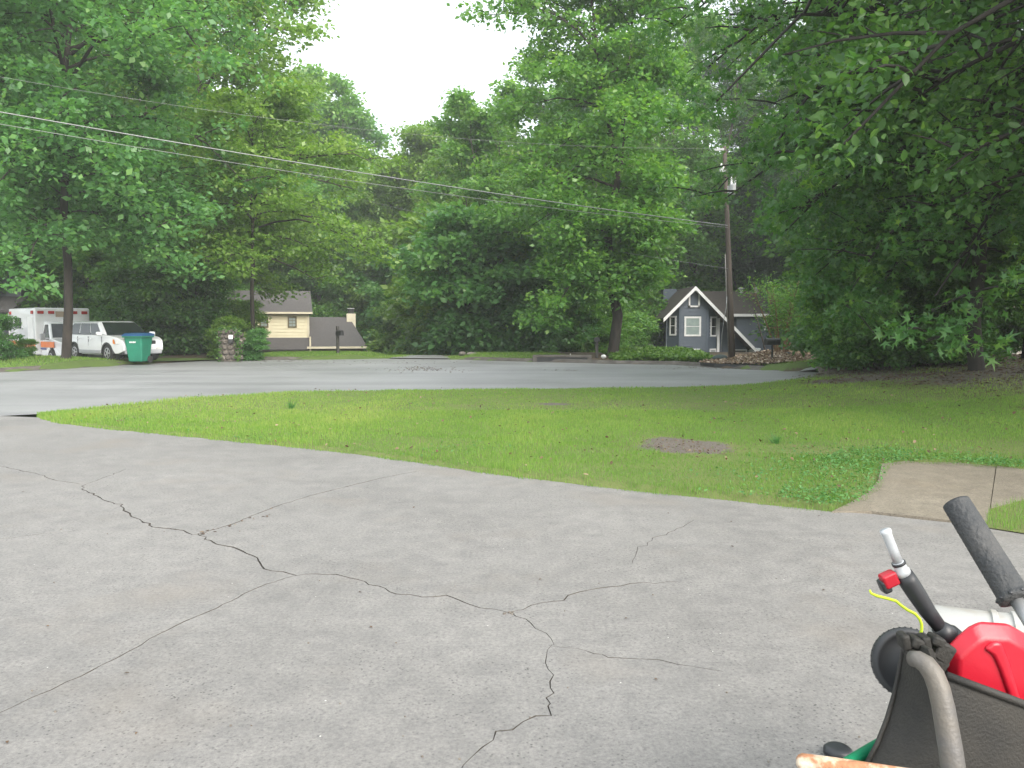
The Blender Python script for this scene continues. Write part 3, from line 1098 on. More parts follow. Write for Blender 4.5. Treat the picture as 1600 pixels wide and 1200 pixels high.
for mm, mat_ in zip(protos, ('leaf_mid', 'leaf_blue', 'leaf_mid', 'leaf_yellow')):
    mm[1].materials.clear()
    mm[1].materials.append(MT[mat_])
for px, y, k, sc_ in ((492, 86, 0, 1.24), (455, 90, 2, 1.36), (530, 93, 1, 1.2)):
    x, yw, z = at(px, 545, y)
    plant_tree('forest_tree', protos[k], (x, yw, z - .1), ('tall forest tree straight behind the right wing of the yellow house', 'tallest forest tree behind the roof vent of the yellow house', 'forest tree behind the chimney of the yellow house')[(492, 455, 530).index(px)], 'tree', None, MT['bark_grey'], px * .1, sc_ * .95, 'forest trees behind the yellow house', sz=sc_)
# pines behind the right house
for i, (px, y, s, lb) in enumerate([(1165, 74, 1.28, 'tall dark pine directly behind the utility pole'), (1215, 70, 0.92, 'dark pine right of the utility pole behind the roof vents'),
                                    (1262, 60, 0.95, 'dark pine over the crape myrtle at the right hand house'), (1120, 84, 1.4, 'dark pine farthest back left of the utility pole'),
                                    (1310, 50, 0.85, 'dark pine between the right hand house and the big overhanging tree')]):
    plant_tree('pine_tree', pine, at(px, 545, y), lb, 'tree', MT['needle'], MT['bark'], i * 1.3, s)

# --- understorey
sh = [gen_tree('shrub%d' % k, 300 + k, 5.2, 0.4, (2.5, 2.0, 2.8)[k], 0.05, ('dome', 'oval', 'dome')[k], 22, 5, 0.24, 46, 0.7, (5, 60), 0.3, 0.1, stems=2, secel=0.3) for k in range(3)]
def shrub(k, px, py, y, s, label, leaf, group=None, name='shrub', sz=None, rz=None):
    me_ = sh[k]
    t = thing(name, label, 'shrub', at(px, py, y), rg.uniform(0, 6.28) if rz is None else rz, group)
    t.scale = (s, s, sz or s)
    link('stems', me_[0], MT['bark'], t)
    o = link('foliage', me_[1], None, t)
    if not me_[1].materials:
        me_[1].materials.append(MT[leaf])
    o.material_slots[0].link = 'OBJECT'
    o.material_slots[0].material = MT[leaf]
    return t
grp = 'understorey bushes along the wood edge'
for px in range(640, 950, 22):
    for y in (47, 53, 60):
        shrub(rg.randrange(3), px + rg.uniform(-10, 10), 550, y + rg.uniform(-2, 3) + (24 if px < 710 else 0), rg.uniform(0.85, 1.5) * (1.5 if y == 60 and px < 840 else 1) * (1 if px < 800 else .72 if px < 870 else .5), ('leafy bush at the wood edge beside the neighbour driveway mouth' if px < 715 else 'leafy bush at the wood edge behind the pair of pale verge stones' if px < 835 else 'leafy bush at the wood edge behind the storm drain'),
              rg.choice(['leaf_mid', 'leaf_mid', 'leaf_blue', 'leaf_yellow']), grp)
for px, y, s in ((592, 84, 1.3), (640, 72, 1.2), (560, 88, 1.5), (600, 92, 1.8)):
    shrub(0, px, 550, y, s, 'bright green bush beside the chimney of the yellow house', 'leaf_mid', 'bushes at the end of the yellow house')
for px, y, s, lf in ((212, 42, 0.95, 'leaf_dark'), (240, 40, 0.8, 'leaf_dark'), (262, 39.2, 0.8, 'leaf_dark'), (285, 39.4, 0.75, 'leaf_dark'), (305, 41.2, 0.66, 'leaf_dark'), (280, 46, 1.05, 'leaf_mid'), (240, 46, 1.3, 'leaf_mid'), (180, 47, 1.4, 'leaf_mid'), (318, 52, .85, 'leaf_mid'), (120, 47, 1.3, 'leaf_mid')):
    shrub(rg.randrange(3), px, 555, y, s, ('dark front shrub of the thicket behind the white car and bin' if px < 252 else 'dark front shrub of the thicket between the bin and the stone pillar') if lf == 'leaf_dark' else 'mid green shrub at the back of the thicket behind the parked vehicles', lf, 'thicket right of the white car')
shrub(1, 350, 560, 37.5, 0.34, 'small yellowish bush on the left side of the stone mailbox pillar', 'leaf_yellow')
shrub(1, 395, 560, 36.3, 0.26, 'feathery green bush on the right side of the stone mailbox pillar', 'leaf_blue')
shrub(1, 370, 545, 43, 0.5, 'thin yellowish bush in front of the left windows of the yellow house', 'leaf_yellow')
shrub(0, 6, 555, 30.5, 0.3, 'grey green bush on the left lawn in front of the ambulance stripe', 'leaf_blue')
shrub(2, 40, 555, 31.4, 0.13, 'low bush right against the ambulance front wheel', 'leaf_mid')
for px, y, s in ((965, 58, .95), (948, 56, .9), (955, 64, 1.5), (1262, 47, 0.5), (1278, 40, 0.55), (1305, 43, .8), (1275, 54, .8), (1335, 38, 1.2), (1380, 42, 1.5), (1440, 40, 1.3), (1490, 50, 1.5)):
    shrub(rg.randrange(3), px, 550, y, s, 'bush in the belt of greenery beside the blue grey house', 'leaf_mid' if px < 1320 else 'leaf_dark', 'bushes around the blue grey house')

# --- the near trees on the right
EDGE = ([1000, 1030, 1100, 1180, 1240, 1290, 1325, 1380, 1450, 1505, 1530, 1600], [-50, 330, 385, 405, 412, 440, 490, 562, 578, 578, 545, 510])
b_ = (10.7, 18.4, float(H(10.7, 18.4)) - .05)
m = gen_tree('gum', 401, 14.0, 2.8, 6.3, 0.16, 'dome', 92, 12, 0.15, 54, 0.6, (-16, 55), 0.36, 0.10, form='star', flat=0.42, side=(3.85, 0.5), clip=keep_open(b_, EDGE))
plant_tree('star_leaf_tree', m, b_, 'near tree with star shaped leaves hanging over the right hand lawn', 'tree', MT['leaf_gum'], MT['bark_dark'])
b_ = (13.6, 21.0, float(H(13.6, 21.0)) - .05)
m = gen_tree('gum2', 402, 15, 3.0, 5.6, 0.2, 'dome', 66, 10, 0.17, 46, 0.7, (-4, 50), 0.36, 0.12, form='oval', flat=0.5, clip=keep_open(b_, EDGE))
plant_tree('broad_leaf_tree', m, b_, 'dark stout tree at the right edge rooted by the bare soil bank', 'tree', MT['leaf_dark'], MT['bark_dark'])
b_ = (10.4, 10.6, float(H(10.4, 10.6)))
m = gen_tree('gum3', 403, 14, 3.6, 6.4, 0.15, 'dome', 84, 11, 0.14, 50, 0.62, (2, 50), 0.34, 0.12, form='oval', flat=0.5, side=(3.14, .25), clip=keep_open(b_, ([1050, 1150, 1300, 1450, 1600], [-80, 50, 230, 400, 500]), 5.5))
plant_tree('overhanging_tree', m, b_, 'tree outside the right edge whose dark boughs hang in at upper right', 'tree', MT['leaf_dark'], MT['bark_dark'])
thin = gen_tree('thin', 404, 9, 3.2, 2.5, 0.075, 'oval', 22, 6, 0.17, 40, 0.55, (0, 55), 0.35, 0.12, form='oval', flat=0.5)
for i, (px, y, s, lb) in enumerate([(1395, 21.5, 1.0, 'thin trunk second from the left in the shaded grove at right'), (1425, 20.5, .9, 'thin trunk third from the left in the shaded grove at right'),
                                    (1442, 22.5, 1.05, 'thin trunk just left of the leaning trunks in the shaded grove'), (1355, 22.5, 0.95, 'thin trunk leftmost in the shaded grove at right'),
                                    (1465, 20.8, .95, 'thin trunk closest to the stout tree by the soil bank')]):
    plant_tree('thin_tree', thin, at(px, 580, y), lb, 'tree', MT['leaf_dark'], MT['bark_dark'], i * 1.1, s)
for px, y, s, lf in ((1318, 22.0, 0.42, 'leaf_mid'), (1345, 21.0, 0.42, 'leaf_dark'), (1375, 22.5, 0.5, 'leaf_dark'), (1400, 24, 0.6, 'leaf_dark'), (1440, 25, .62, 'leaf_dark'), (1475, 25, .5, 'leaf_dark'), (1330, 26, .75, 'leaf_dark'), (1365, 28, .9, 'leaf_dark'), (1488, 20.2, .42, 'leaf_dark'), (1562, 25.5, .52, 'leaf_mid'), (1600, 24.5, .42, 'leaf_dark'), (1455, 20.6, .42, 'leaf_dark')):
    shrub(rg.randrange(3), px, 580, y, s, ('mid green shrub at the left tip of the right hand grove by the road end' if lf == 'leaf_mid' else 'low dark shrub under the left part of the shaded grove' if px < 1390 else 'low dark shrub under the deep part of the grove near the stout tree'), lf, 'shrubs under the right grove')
shrub(1, 1298, 585, 23.2, 0.24, 'lone thin bush at the right end of the road', 'leaf_dark', sz=.3)

# ------------------------------------------------------------------ buildings
MT['blue_siding'] = M('blue_grey_siding', (0.07, 0.093, 0.125), (0.082, 0.105, 0.138), 3, 0.6)
MT['yellow_siding'] = M('yellow_siding', (0.86, 0.80, 0.58), (0.82, 0.75, 0.53), 2, 0.65)
MT['grey_siding'] = M('grey_siding', (0.15, 0.165, 0.19), (0.12, 0.13, 0.15), 2, 0.65)
MT['pale_siding'] = M('pale_siding', (0.5, 0.47, 0.43), (0.4, 0.37, 0.33), 2, 0.7)
MT['trim_white'] = M('white_trim', (0.8, 0.8, 0.8), (0.68, 0.68, 0.68), 2, 0.5)
MT['trim_cream'] = M('cream_trim', (0.8, 0.74, 0.58), (0.74, 0.67, 0.5), 2, 0.6)
MT['trim_olive'] = M('olive_trim', (0.16, 0.13, 0.06), (0.12, 0.10, 0.045), 2, 0.6)
MT['roof_grey'] = M('roof_shingle_grey', (0.125, 0.115, 0.115), (0.085, 0.08, 0.08), 9, 0.9, bump=0.5, bscale=30, stretch=(1, 1, 3))
MT['roof_brown'] = M('roof_shingle_brown', (0.088, 0.072, 0.066), (0.06, 0.048, 0.045), 9, 0.9, bump=0.5, bscale=30, stretch=(1, 1, 3))
MT['black_metal'] = M('black_metal', (0.02, 0.02, 0.022), (0.03, 0.03, 0.03), 6, 0.45)
MT['white_metal'] = M('white_metal', (0.55, 0.56, 0.57), (0.42, 0.42, 0.43), 6, 0.45)
MT['glass_dark'] = M('dark_glass', (0.015, 0.02, 0.024), (0.02, 0.025, 0.03), 3, 0.08, spec=0.8)
MT['glass_pale'] = M('window_glass_blind', (0.33, 0.4, 0.38), (0.27, 0.33, 0.32), 3, 0.12, spec=0.8)
MT['curtain'] = M('window_curtain', (0.45, 0.45, 0.44), (0.22, 0.24, 0.25), 9, 0.4, stretch=(3, 1, .3))
MT['blackish_wood'] = M('dark_wood', (0.045, 0.042, 0.04), (0.03, 0.028, 0.027), 6, 0.8)  # near-black wood colour for the lower wall and the door leaf
MT['weathered_wood'] = M('weathered_wood', (0.075, 0.07, 0.064), (0.045, 0.042, 0.04), 7, 0.85, bump=0.4, bscale=25, stretch=(1, 1, .2))

def siding_wall(name, p0, p1, z0, z1, mat, parent, lap=0.19, top=None):
    """lapped boards between plan points p0 and p1; top(s) gives the wall's upper edge at 0..1 along it"""
    p0, p1 = Vector(p0), Vector(p1)
    L = (p1 - p0).length
    t = (p1 - p0) / L
    nn = Vector((t.y, -t.x))
    mb = MB()
    z = z0
    while z < z1 - 1e-3:
        zt = min(z + lap, z1)
        a, b = 0.0, L
        if top is not None:
            ss = [i / 60 for i in range(61)]
            ok = [q for q in ss if top(q) >= (z + zt) / 2]
            if not ok:
                break
            a, b = ok[0] * L, ok[-1] * L
            if b - a < 0.05:
                break
        A, B = p0 + t * a, p0 + t * b
        lo, hi = 0.05, 0.006
        V = [(A + nn * lo).to_tuple() + (z,), (B + nn * lo).to_tuple() + (z,), (B + nn * hi).to_tuple() + (zt,), (A + nn * hi).to_tuple() + (zt,),
             (A - nn * .1).to_tuple() + (z,), (B - nn * .1).to_tuple() + (z,), (B - nn * .1).to_tuple() + (zt,), (A - nn * .1).to_tuple() + (zt,)]
        mb.add(V, [(0, 1, 2, 3), (0, 4, 5, 1), (5, 4, 7, 6), (1, 5, 6, 2), (0, 3, 7, 4)] + ([(3, 2, 6, 7)]))
        z = zt
    return mb.build(name, mat, parent)

def window(p0, p1, z0, z1, parent, trim, pane, fw=0.1, bars=(0, 1), proud=0.06, names=('window', 'pane', 'glazing_bar'), barmat=None):
    """framed window on the wall line p0-p1 (plan), frame > pane, bars"""
    p0, p1 = Vector(p0), Vector(p1)
    L = (p1 - p0).length
    t = (p1 - p0) / L
    nn = Vector((t.y, -t.x))
    def P(u, z, o):
        q = p0 + t * u + nn * o
        return (q.x, q.y, z)
    f = MB()
    for u0, u1, a, b in ((0, L, z1 - fw, z1), (0, L, z0, z0 + fw), (0, fw, z0 + fw, z1 - fw), (L - fw, L, z0 + fw, z1 - fw)):
        f.prism([P(u0, a, -.05), P(u1, a, -.05), P(u1, b, -.05), P(u0, b, -.05)], nn.to_3d() * (0.05 + proud))
    fr = f.build(names[0], trim, parent)
    g_ = MB()
    g_.prism([P(fw, z0 + fw, -.04), P(L - fw, z0 + fw, -.04), P(L - fw, z1 - fw, -.04), P(fw, z1 - fw, -.04)], nn.to_3d() * (0.04 + proud * .55))
    g_.build(names[1], pane, fr)
    for i in range(bars[0]):
        u = fw + (L - 2 * fw) * (i + 1) / (bars[0] + 1)
        MB().prism([P(u - .018, z0 + fw, 0), P(u + .018, z0 + fw, 0), P(u + .018, z1 - fw, 0), P(u - .018, z1 - fw, 0)], nn.to_3d() * (proud * .8)).build(names[2], barmat or trim, fr)
    for i in range(bars[1]):
        z = z0 + fw + (z1 - z0 - 2 * fw) * (i + 1) / (bars[1] + 1)
        MB().prism([P(fw, z - .022, 0), P(L - fw, z - .022, 0), P(L - fw, z + .022, 0), P(fw, z + .022, 0)], nn.to_3d() * (proud * .75)).build(names[2], barmat or trim, fr)
    return fr

def zpx(py, y):
    return D(800, py, y).z
def xpx(px, y):
    return D(px, 540, y).x

# --- yellow house, left of centre
YH = 70.0
hy = thing('yellow_house', 'pale yellow two level house with grey roofs below the road level', 'house')
xa, xb, xc = xpx(318, YH), xpx(481.5, YH), xpx(565, YH)
z_eave, z_ridge, z_wb, z_low = zpx(488, YH), zpx(452, YH), zpx(527.5, YH), zpx(545, YH)
siding_wall('siding', (xa, YH), (xb, YH), z_wb - 0.1, z_eave, MT['yellow_siding'], hy, 0.29)['kind'] = 'stuff'
siding_wall('siding', (xb, YH), (xb, YH + 6.4), -3.2, z_eave, MT['yellow_siding'], hy, 0.29)['kind'] = 'stuff'
MB().box(((xa + xb) / 2, YH + 3.25, (z_eave - 3.2) / 2), (xb - xa - 0.3, 6.2, z_eave + 3.2)).build('wall', MT['yellow_siding'], hy)
MB().box((xb - 0.02, YH - 0.06, (z_wb + z_eave) / 2), (0.16, 0.12, z_eave - z_wb)).build('corner_board', MT['trim_cream'], hy)
rf = MB()
ov = 0.45
rf.slab((xa - .3, YH - ov, z_eave + .02), (xb + .35, YH - ov, z_eave + .02), (xb + .25, YH + 3.2, z_ridge), (xa - .3, YH + 3.2, z_ridge), -0.14)
rf.slab((xb + .35, YH + 6.8, z_eave), (xa - .3, YH + 6.8, z_eave), (xa - .3, YH + 3.2, z_ridge), (xb + .25, YH + 3.2, z_ridge), -0.14)
roof_ = rf.build('roof', MT['roof_grey'], hy)
MB().prism([(xb - .05, YH, z_eave), (xb - .05, YH + 6.4, z_eave), (xb - .05, YH + 3.2, z_ridge - .15)], (-.1, 0, 0)).build('gable', MT['yellow_siding'], hy)
MB().box(((xa + xb) / 2, YH - ov - .03, z_eave - 0.05), (xb - xa + .7, .08, 0.16)).build('fascia', MT['trim_cream'], hy)
MB().lathe([(0.12, 0), (0.12, .28), (0.2, .28), (0.2, .38), (0.05, .42)], 10, (xpx(444, YH + 3), YH + 3.1, z_ridge - .05)).build('vent', MT['white_metal'], roof_)
for px0, px1 in ((408, 421), (450, 463.5)):
    w_ = window((xpx(px0, YH), YH - .03), (xpx(px1, YH), YH - .03), zpx(512, YH), zpx(494.5, YH), hy, MT['trim_olive'], MT['glass_pale'], 0.12, (1, 2), barmat=MT['trim_olive'])
# lower skirt roof in front of the upper wall
rf = MB()
YL = YH - 2.0
rf.slab((xa - .3, YL, z_low), (xb + .02, YL, z_low), (xb + .02, YH - .02, z_wb), (xa - .3, YH - .02, z_wb), -0.12)
rf.build('lower_roof', MT['roof_grey'], hy)
MB().box(((xa + xb) / 2, YH - 1.0, (z_low - 3.4) / 2 - .1), (xb - xa - .1, 1.9, z_low + 3.2)).build('lower_wall', MT['blackish_wood'], hy)
# right wing
zr, ze = zpx(496.5, YH), zpx(541.5, YH)
rf = MB()
rf.slab((xb + .05, YL - .2, ze), (xc + .25, YL - .2, ze), (xpx(556, YH + 2.6), YH + 2.6, zr + .1), (xb + .05, YH + 2.6, zr + .1), -0.13)
rf.slab((xc + .25, YH + 7, ze), (xb + .05, YH + 7, ze), (xb + .05, YH + 2.6, zr + .1), (xpx(556, YH + 2.6), YH + 2.6, zr + .1), -0.13)
rf.build('wing_roof', MT['roof_grey'], hy)
MB().box(((xb + xc) / 2, YL - .22, ze - .06), (xc - xb + .4, .08, .18)).build('wing_fascia', MT['trim_cream'], hy)
MB().box(((xb + xc) / 2, YH + 2.2, (ze - 3.2) / 2), (xc - xb - .1, 6.5, ze + 3.1)).build('wing_wall', MT['trim_olive'], hy)
MB().box((xpx(563, YL), YL + .1, ze - 1.5), (0.16, 0.16, 3.0)).build('post', MT['trim_cream'], hy)
MB().box((xb + .08, YL - .05, (z_wb + z_low) / 2 - .05), (0.14, 0.1, z_wb - z_low + .3), (0, 0, 0)).build('corner_board', MT['trim_cream'], hy)
xch = xpx(556.5, YH + 2)
ch = MB()
ch.box((xch, YH + 2.2, (zpx(489, YH) - 3.2) / 2), (0.8, 0.8, zpx(489, YH) + 3.2))
chm = ch.build('chimney', MT['trim_cream'], hy)
MB().box((xch, YH + 2.2, zpx(485, YH)), (0.5, 0.5, 0.45)).build('flue', MT['black_metal'], chm)
MB().box((xch, YH + 2.2, zpx(480.6, YH)), (0.62, 0.62, 0.06)).build('flue_cap', MT['white_metal'], chm)

# turn the house to face up the street
hp_ = Vector((xpx(440, YH), YH, 0))
def desc(o):
    for c in o.children:
        yield c
        yield from desc(c)
for c in desc(hy):
    c.data.transform(Matrix.Translation(-hp_))
hy.location = hp_
hy.rotation_euler = (0, 0, rad(15))

# --- blue grey house, right of centre
BH = 58.0
hb = thing('blue_house', 'blue grey gabled house with white trimmed windows and a brown roof', 'house')
def bx(px, y=BH):
    return xpx(px, y)
def bz(py, y=BH):
    return zpx(py, y)
apx = bx(1083)
za, zl, zrk = bz(447), bz(497), bz(546)
xl, xr = bx(1034), bx(1180)
def gable_top(xq):
    return min(za - (za - zl) * (apx - xq) / (apx - xl), za - (za - zrk) * (xq - apx) / (xr - apx)) - 0.18 if xq < apx else za - (za - zrk) * (xq - apx) / (xr - apx) - 0.18
ZB = -2.9
# recessed front wall, full gable
w0, w1 = bx(1044), bx(1127)
siding_wall('siding', (w0, BH + .9), (w1, BH + .9), ZB, za, MT['blue_siding'], hb, 0.25, lambda q: gable_top(w0 + (w1 - w0) * q))['kind'] = 'stuff'
# bay: centre face and two slanted faces
c0, c1_ = bx(1062), bx(1105)
bl, br_ = bx(1046), bx(1124)
siding_wall('bay_siding', (c0, BH + .1), (c1_, BH + .1), ZB, za, MT['blue_siding'], hb, 0.25, lambda q: gable_top(c0 + (c1_ - c0) * q))['kind'] = 'stuff'
siding_wall('bay_siding', (bl, BH + .9), (c0, BH + .1), ZB, za, MT['blue_siding'], hb, 0.25, lambda q: gable_top(bl + (c0 - bl) * q))['kind'] = 'stuff'
siding_wall('bay_siding', (c1_, BH + .1), (br_, BH + .9), ZB, za, MT['blue_siding'], hb, 0.25, lambda q: gable_top(c1_ + (br_ - c1_) * q))['kind'] = 'stuff'
for x_, y_ in ((c0, BH + .08), (c1_, BH + .08)):
    MB().box((x_, y_, (ZB + gable_top(x_)) / 2), (.14, .1, gable_top(x_) - ZB - .1)).build('corner_board', MT['blue_siding'], hb)
# windows
def bwin(a, b, t_, u, y, pane, bars=(0, 1)):
    return window((bx(a), y), (bx(b), y), bz(u), bz(t_), hb, MT['trim_white'], pane, 0.13, bars)
yb = BH + .07
bwin(1069, 1095, 494.5, 525.5, yb, MT['glass_pale'])
bwin(1068, 1094.5, 545, 572, yb, MT['glass_pale'])
# attic window with pointed head
t_ = MB()
a0_, a1_, at_, ab_ = bx(1075), bx(1092.5), bz(458), bz(480)
pk = bz(450.5)
outer = [(a0_, yb, ab_), (a1_, yb, ab_), (a1_, yb, at_), ((a0_ + a1_) / 2, yb, pk), (a0_, yb, at_)]
for A, B in zip(outer, outer[1:] + outer[:1]):
    A, B = Vector(A), Vector(B)
    dd = (B - A).normalized()
    nn = Vector((-dd.z, 0, dd.x)) * 0.12
    t_.prism([A, B, B + nn, A + nn], (0, -0.09, 0))
aw = t_.build('window', MT['trim_white'], hb)
MB().prism([Vector(q) + Vector((0, 0.0, 0)) for q in outer], (0, -.04, 0)).build('pane', MT['blue_siding'], aw)
def slant(P0, P1, f0, f1, t__, u, pane):
    P0, P1 = Vector(P0), Vector(P1)
    return window(P0.lerp(P1, f0), P0.lerp(P1, f1), bz(u), bz(t__), hb, MT['trim_white'], pane, 0.11, (0, 1))
slant((bl, BH + .87), (c0, BH + .07), .2, .74, 493.5, 524.5, MT['glass_dark'])
slant((bl, BH + .87), (c0, BH + .07), .15, .68, 543, 562, MT['curtain'])
slant((c1_, BH + .07), (br_, BH + .87), .3, .98, 494.5, 526, MT['glass_dark'])
slant((c1_, BH + .07), (br_, BH + .87), .26, .92, 545, 563, MT['curtain'])
# gable roof: two slopes and white rake boards
rf = MB()
YB2 = BH + 9
for (xa_, z_a), (xb_, z_b) in (((xl, zl), (apx, za)), ((apx, za), (xr, zrk))):
    rf.slab((xa_, BH - .5, z_a), (xb_, BH - .5, z_b), (xb_, YB2, z_b), (xa_, YB2, z_a), -0.13)
rfg = rf.build('gable_roof', MT['roof_brown'], hb)
for (xa_, z_a), (xb_, z_b) in (((xl, zl), (apx, za)), ((apx, za), (xr, zrk))):
    MB().prism([(xa_, BH - .56, z_a - .02), (xb_, BH - .56, z_b - .02), (xb_, BH - .56, z_b - .3), (xa_, BH - .56, z_a - .3)], (0, .05, 0)).build('rake_board', MT['trim_white'], rfg)
MB().prism([(xr - .05, BH - .5, zrk - .2), (xr + .25, BH - .5, zrk - .02), (xr + .25, BH - .5, zrk + .1), (xr - .05, BH - .5, zrk - .03)], (0, 2.0, 0)).build('gutter', MT['trim_white'], rfg)
# white corner trim, recess and posts under the long slope
MB().box((bx(1126), BH + .75, (ZB + bz(497)) / 2), (0.17, 0.2, bz(497) - ZB)).build('corner_trim', MT['trim_white'], hb)
siding_wall('siding', (bx(1128), BH + 1.2), (bx(1176), BH + 1.2), ZB, za, MT['blue_siding'], hb, 0.25, lambda q: gable_top(bx(1128) + (bx(1176) - bx(1128)) * q))['kind'] = 'stuff'
MB().box((bx(1151.5), BH + .9, (ZB + bz(519)) / 2), (0.14, 0.12, bz(519) - ZB)).build('corner_trim', MT['trim_white'], hb)
MB().box((bx(1176), BH + .3, (ZB + bz(546)) / 2), (0.2, 0.2, bz(546) - ZB)).build('porch_post', MT['trim_white'], hb)
window((bx(1153), BH + 1.1), (bx(1174), BH + 1.1), bz(575), bz(546.5), hb, MT['trim_white'], MT['blackish_wood'], 0.09, (0, 0), names=('door', 'door_leaf', 'bar'))
# main block with its front slope facing us
YM = BH + 1.6
m0, m1 = bx(1128, YM), bx(1226, YM)
ze2, zr2 = zpx(492, YM), zpx(455, YM + 3.4)
siding_wall('siding', (bx(1150, YM), YM), (m1, YM), ZB, ze2, MT['blue_siding'], hb, 0.27)['kind'] = 'stuff'
siding_wall('siding', (m1, YM), (m1, YM + 7), ZB, ze2, MT['blue_siding'], hb, 0.27)['kind'] = 'stuff'
MB().box(((xl + m1) / 2 + .4, YM + 3.6, (ZB + ze2) / 2), (m1 - xl - 1.2, 6.6, ze2 - ZB - .1)).build('wall', MT['blue_siding'], hb)
rf = MB()
ml = bx(1098, YM)
rf.slab((ml, YM - .4, ze2), (m1 + .4, YM - .4, ze2), (m1 + .4, YM + 3.4, zr2), (ml, YM + 3.4, zr2), -0.13)
rf.slab((m1 + .4, YM + 7.4, ze2), (ml, YM + 7.4, ze2), (ml, YM + 3.4, zr2), (m1 + .4, YM + 3.4, zr2), -0.13)
rfm = rf.build('main_roof', MT['roof_brown'], hb)
x137 = bx(1137, YM)
MB().box(((x137 + m1 + .4) / 2, YM - .47, ze2 - .03), (m1 + .4 - x137, .1, .2)).build('fascia', MT['trim_white'], rfm)
for px in (1157.5, 1181, 1212):
    MB().lathe([(0.16, -.25), (0.16, .12), (0.26, .12), (0.26, .2), (0.08, .27)], 12, (bx(px, YM + 3), YM + 3.2, zr2 + .02)).build('vent', MT['white_metal'], rfm)
window((bx(1193, YM), YM - .03), (bx(1209.5, YM), YM - .03), zpx(516, YM), zpx(495.5, YM), hb, MT['trim_white'], MT['curtain'], 0.1, (1, 0))
cx_ = bx(1044, BH + 6)
MB().box((cx_, BH + 6, 0.5), (1.05, 1.0, 2 * (zpx(452, BH + 6)) - 1)).build('chimney', MT['blue_siding'], hb)

# --- grey house at the far left
hg = thing('grey_house', 'grey house with a white edged gable behind leaves at the far left', 'house')
YG = 46.0
gx0, gx1 = xpx(-190, YG), xpx(58, YG)
gap = xpx(-66, YG)
gzr, gze = zpx(352, YG), zpx(412, YG)
siding_wall('siding', (gx0, YG), (xpx(37, YG), YG), -1.0, gzr, MT['grey_siding'], hg, 0.2, lambda q: gzr - abs(gx0 + (xpx(37, YG) - gx0) * q - gap) / (xpx(37, YG) - gap) * (zpx(352, YG) - zpx(404, YG)) - .1)['kind'] = 'stuff'
rf = MB()
e1 = xpx(40, YG)
e0 = 2 * gap - e1
zee = zpx(404, YG)
rf.slab((e0, YG - .4, zee), (gap, YG - .4, gzr), (gap, YG + 9, gzr), (e0, YG + 9, zee), -0.14)
rf.slab((gap, YG - .4, gzr), (e1, YG - .4, zee), (e1, YG + 9, zee), (gap, YG + 9, gzr), -0.14)
rfg2 = rf.build('roof', MT['roof_grey'], hg)
for (q0, z0_), (q1, z1_) in (((e0, zee), (gap, gzr)), ((gap, gzr), (e1, zee))):
    MB().prism([(q0, YG - .46, z0_), (q1, YG - .46, z1_), (q1, YG - .46, z1_ - .28), (q0, YG - .46, z0_ - .28)], (0, .05, 0)).build('rake_board', MT['trim_white'], rfg2)
rf = MB()
rf.slab((xpx(-60, YG), YG - 2.2, zpx(486, YG)), (xpx(56, YG), YG - 2.2, zpx(486, YG)), (xpx(50, YG), YG - .05, zpx(463, YG)), (xpx(-60, YG), YG - .05, zpx(463, YG)), -0.13)
rf.build('porch_roof', MT['roof_grey'], hg)
MB().box((xpx(52, YG), YG - 2.0, 0.8), (.14, .14, 2 * (zpx(486, YG)) - 1.7)).build('porch_post', MT['trim_white'], hg)
MB().box((xpx(-55, YG), YG - 2.0, 0.8), (.14, .14, 2 * (zpx(486, YG)) - 1.7)).build('porch_post', MT['trim_white'], hg)
MB().box(((gx0 + e1) / 2 - .1, YG + 4.4, 1.6), (e1 - gx0 - .6, 8.4, 6.4)).build('wall', MT['grey_siding'], hg)
window((xpx(-40, YG), YG - .03), (xpx(-12, YG), YG - .03), zpx(455, YG), zpx(420, YG), hg, MT['trim_white'], MT['glass_dark'], 0.1, (0, 1))

# --- pale house glimpsed through the trees at the far right
hp = thing('pale_house', 'pale sided house glimpsed through dark leaves at the right edge', 'house')
YP = 29.0
q0, q1 = xpx(1525, YP), xpx(1790, YP)
zpe, zpr = zpx(456, YP), zpx(408, YP)
qa = xpx(1655, YP)
siding_wall('siding', (q0, YP), (q1, YP), -0.5, zpr, MT['pale_siding'], hp, 0.16, lambda q: zpr - abs(q0 + (q1 - q0) * q - qa) / (q1 - qa) * (zpr - zpe))['kind'] = 'stuff'
siding_wall('siding', (q0, YP + 8), (q0, YP), -0.5, zpe, MT['pale_siding'], hp, 0.16)['kind'] = 'stuff'
rf = MB()
rf.slab((q0 - .4, YP - .4, zpe - .1), (qa, YP - .4, zpr + .05), (qa, YP + 8.4, zpr + .05), (q0 - .4, YP + 8.4, zpe - .1), -0.14)
rf.slab((qa, YP - .4, zpr + .05), (q1 + .4, YP - .4, zpe - .1), (q1 + .4, YP + 8.4, zpe - .1), (qa, YP + 8.4, zpr + .05), -0.14)
rf.build('roof', MT['roof_brown'], hp)
MB().box((q0 + .02, YP - .06, (zpe - .5) / 2), (.16, .12, zpe + .5)).build('corner_board', MT['trim_white'], hp)
MB().box(((q0 + q1) / 2, YP + 4.2, 1.2), (q1 - q0 - .4, 7.8, 3.4)).build('wall', MT['pale_siding'], hp)

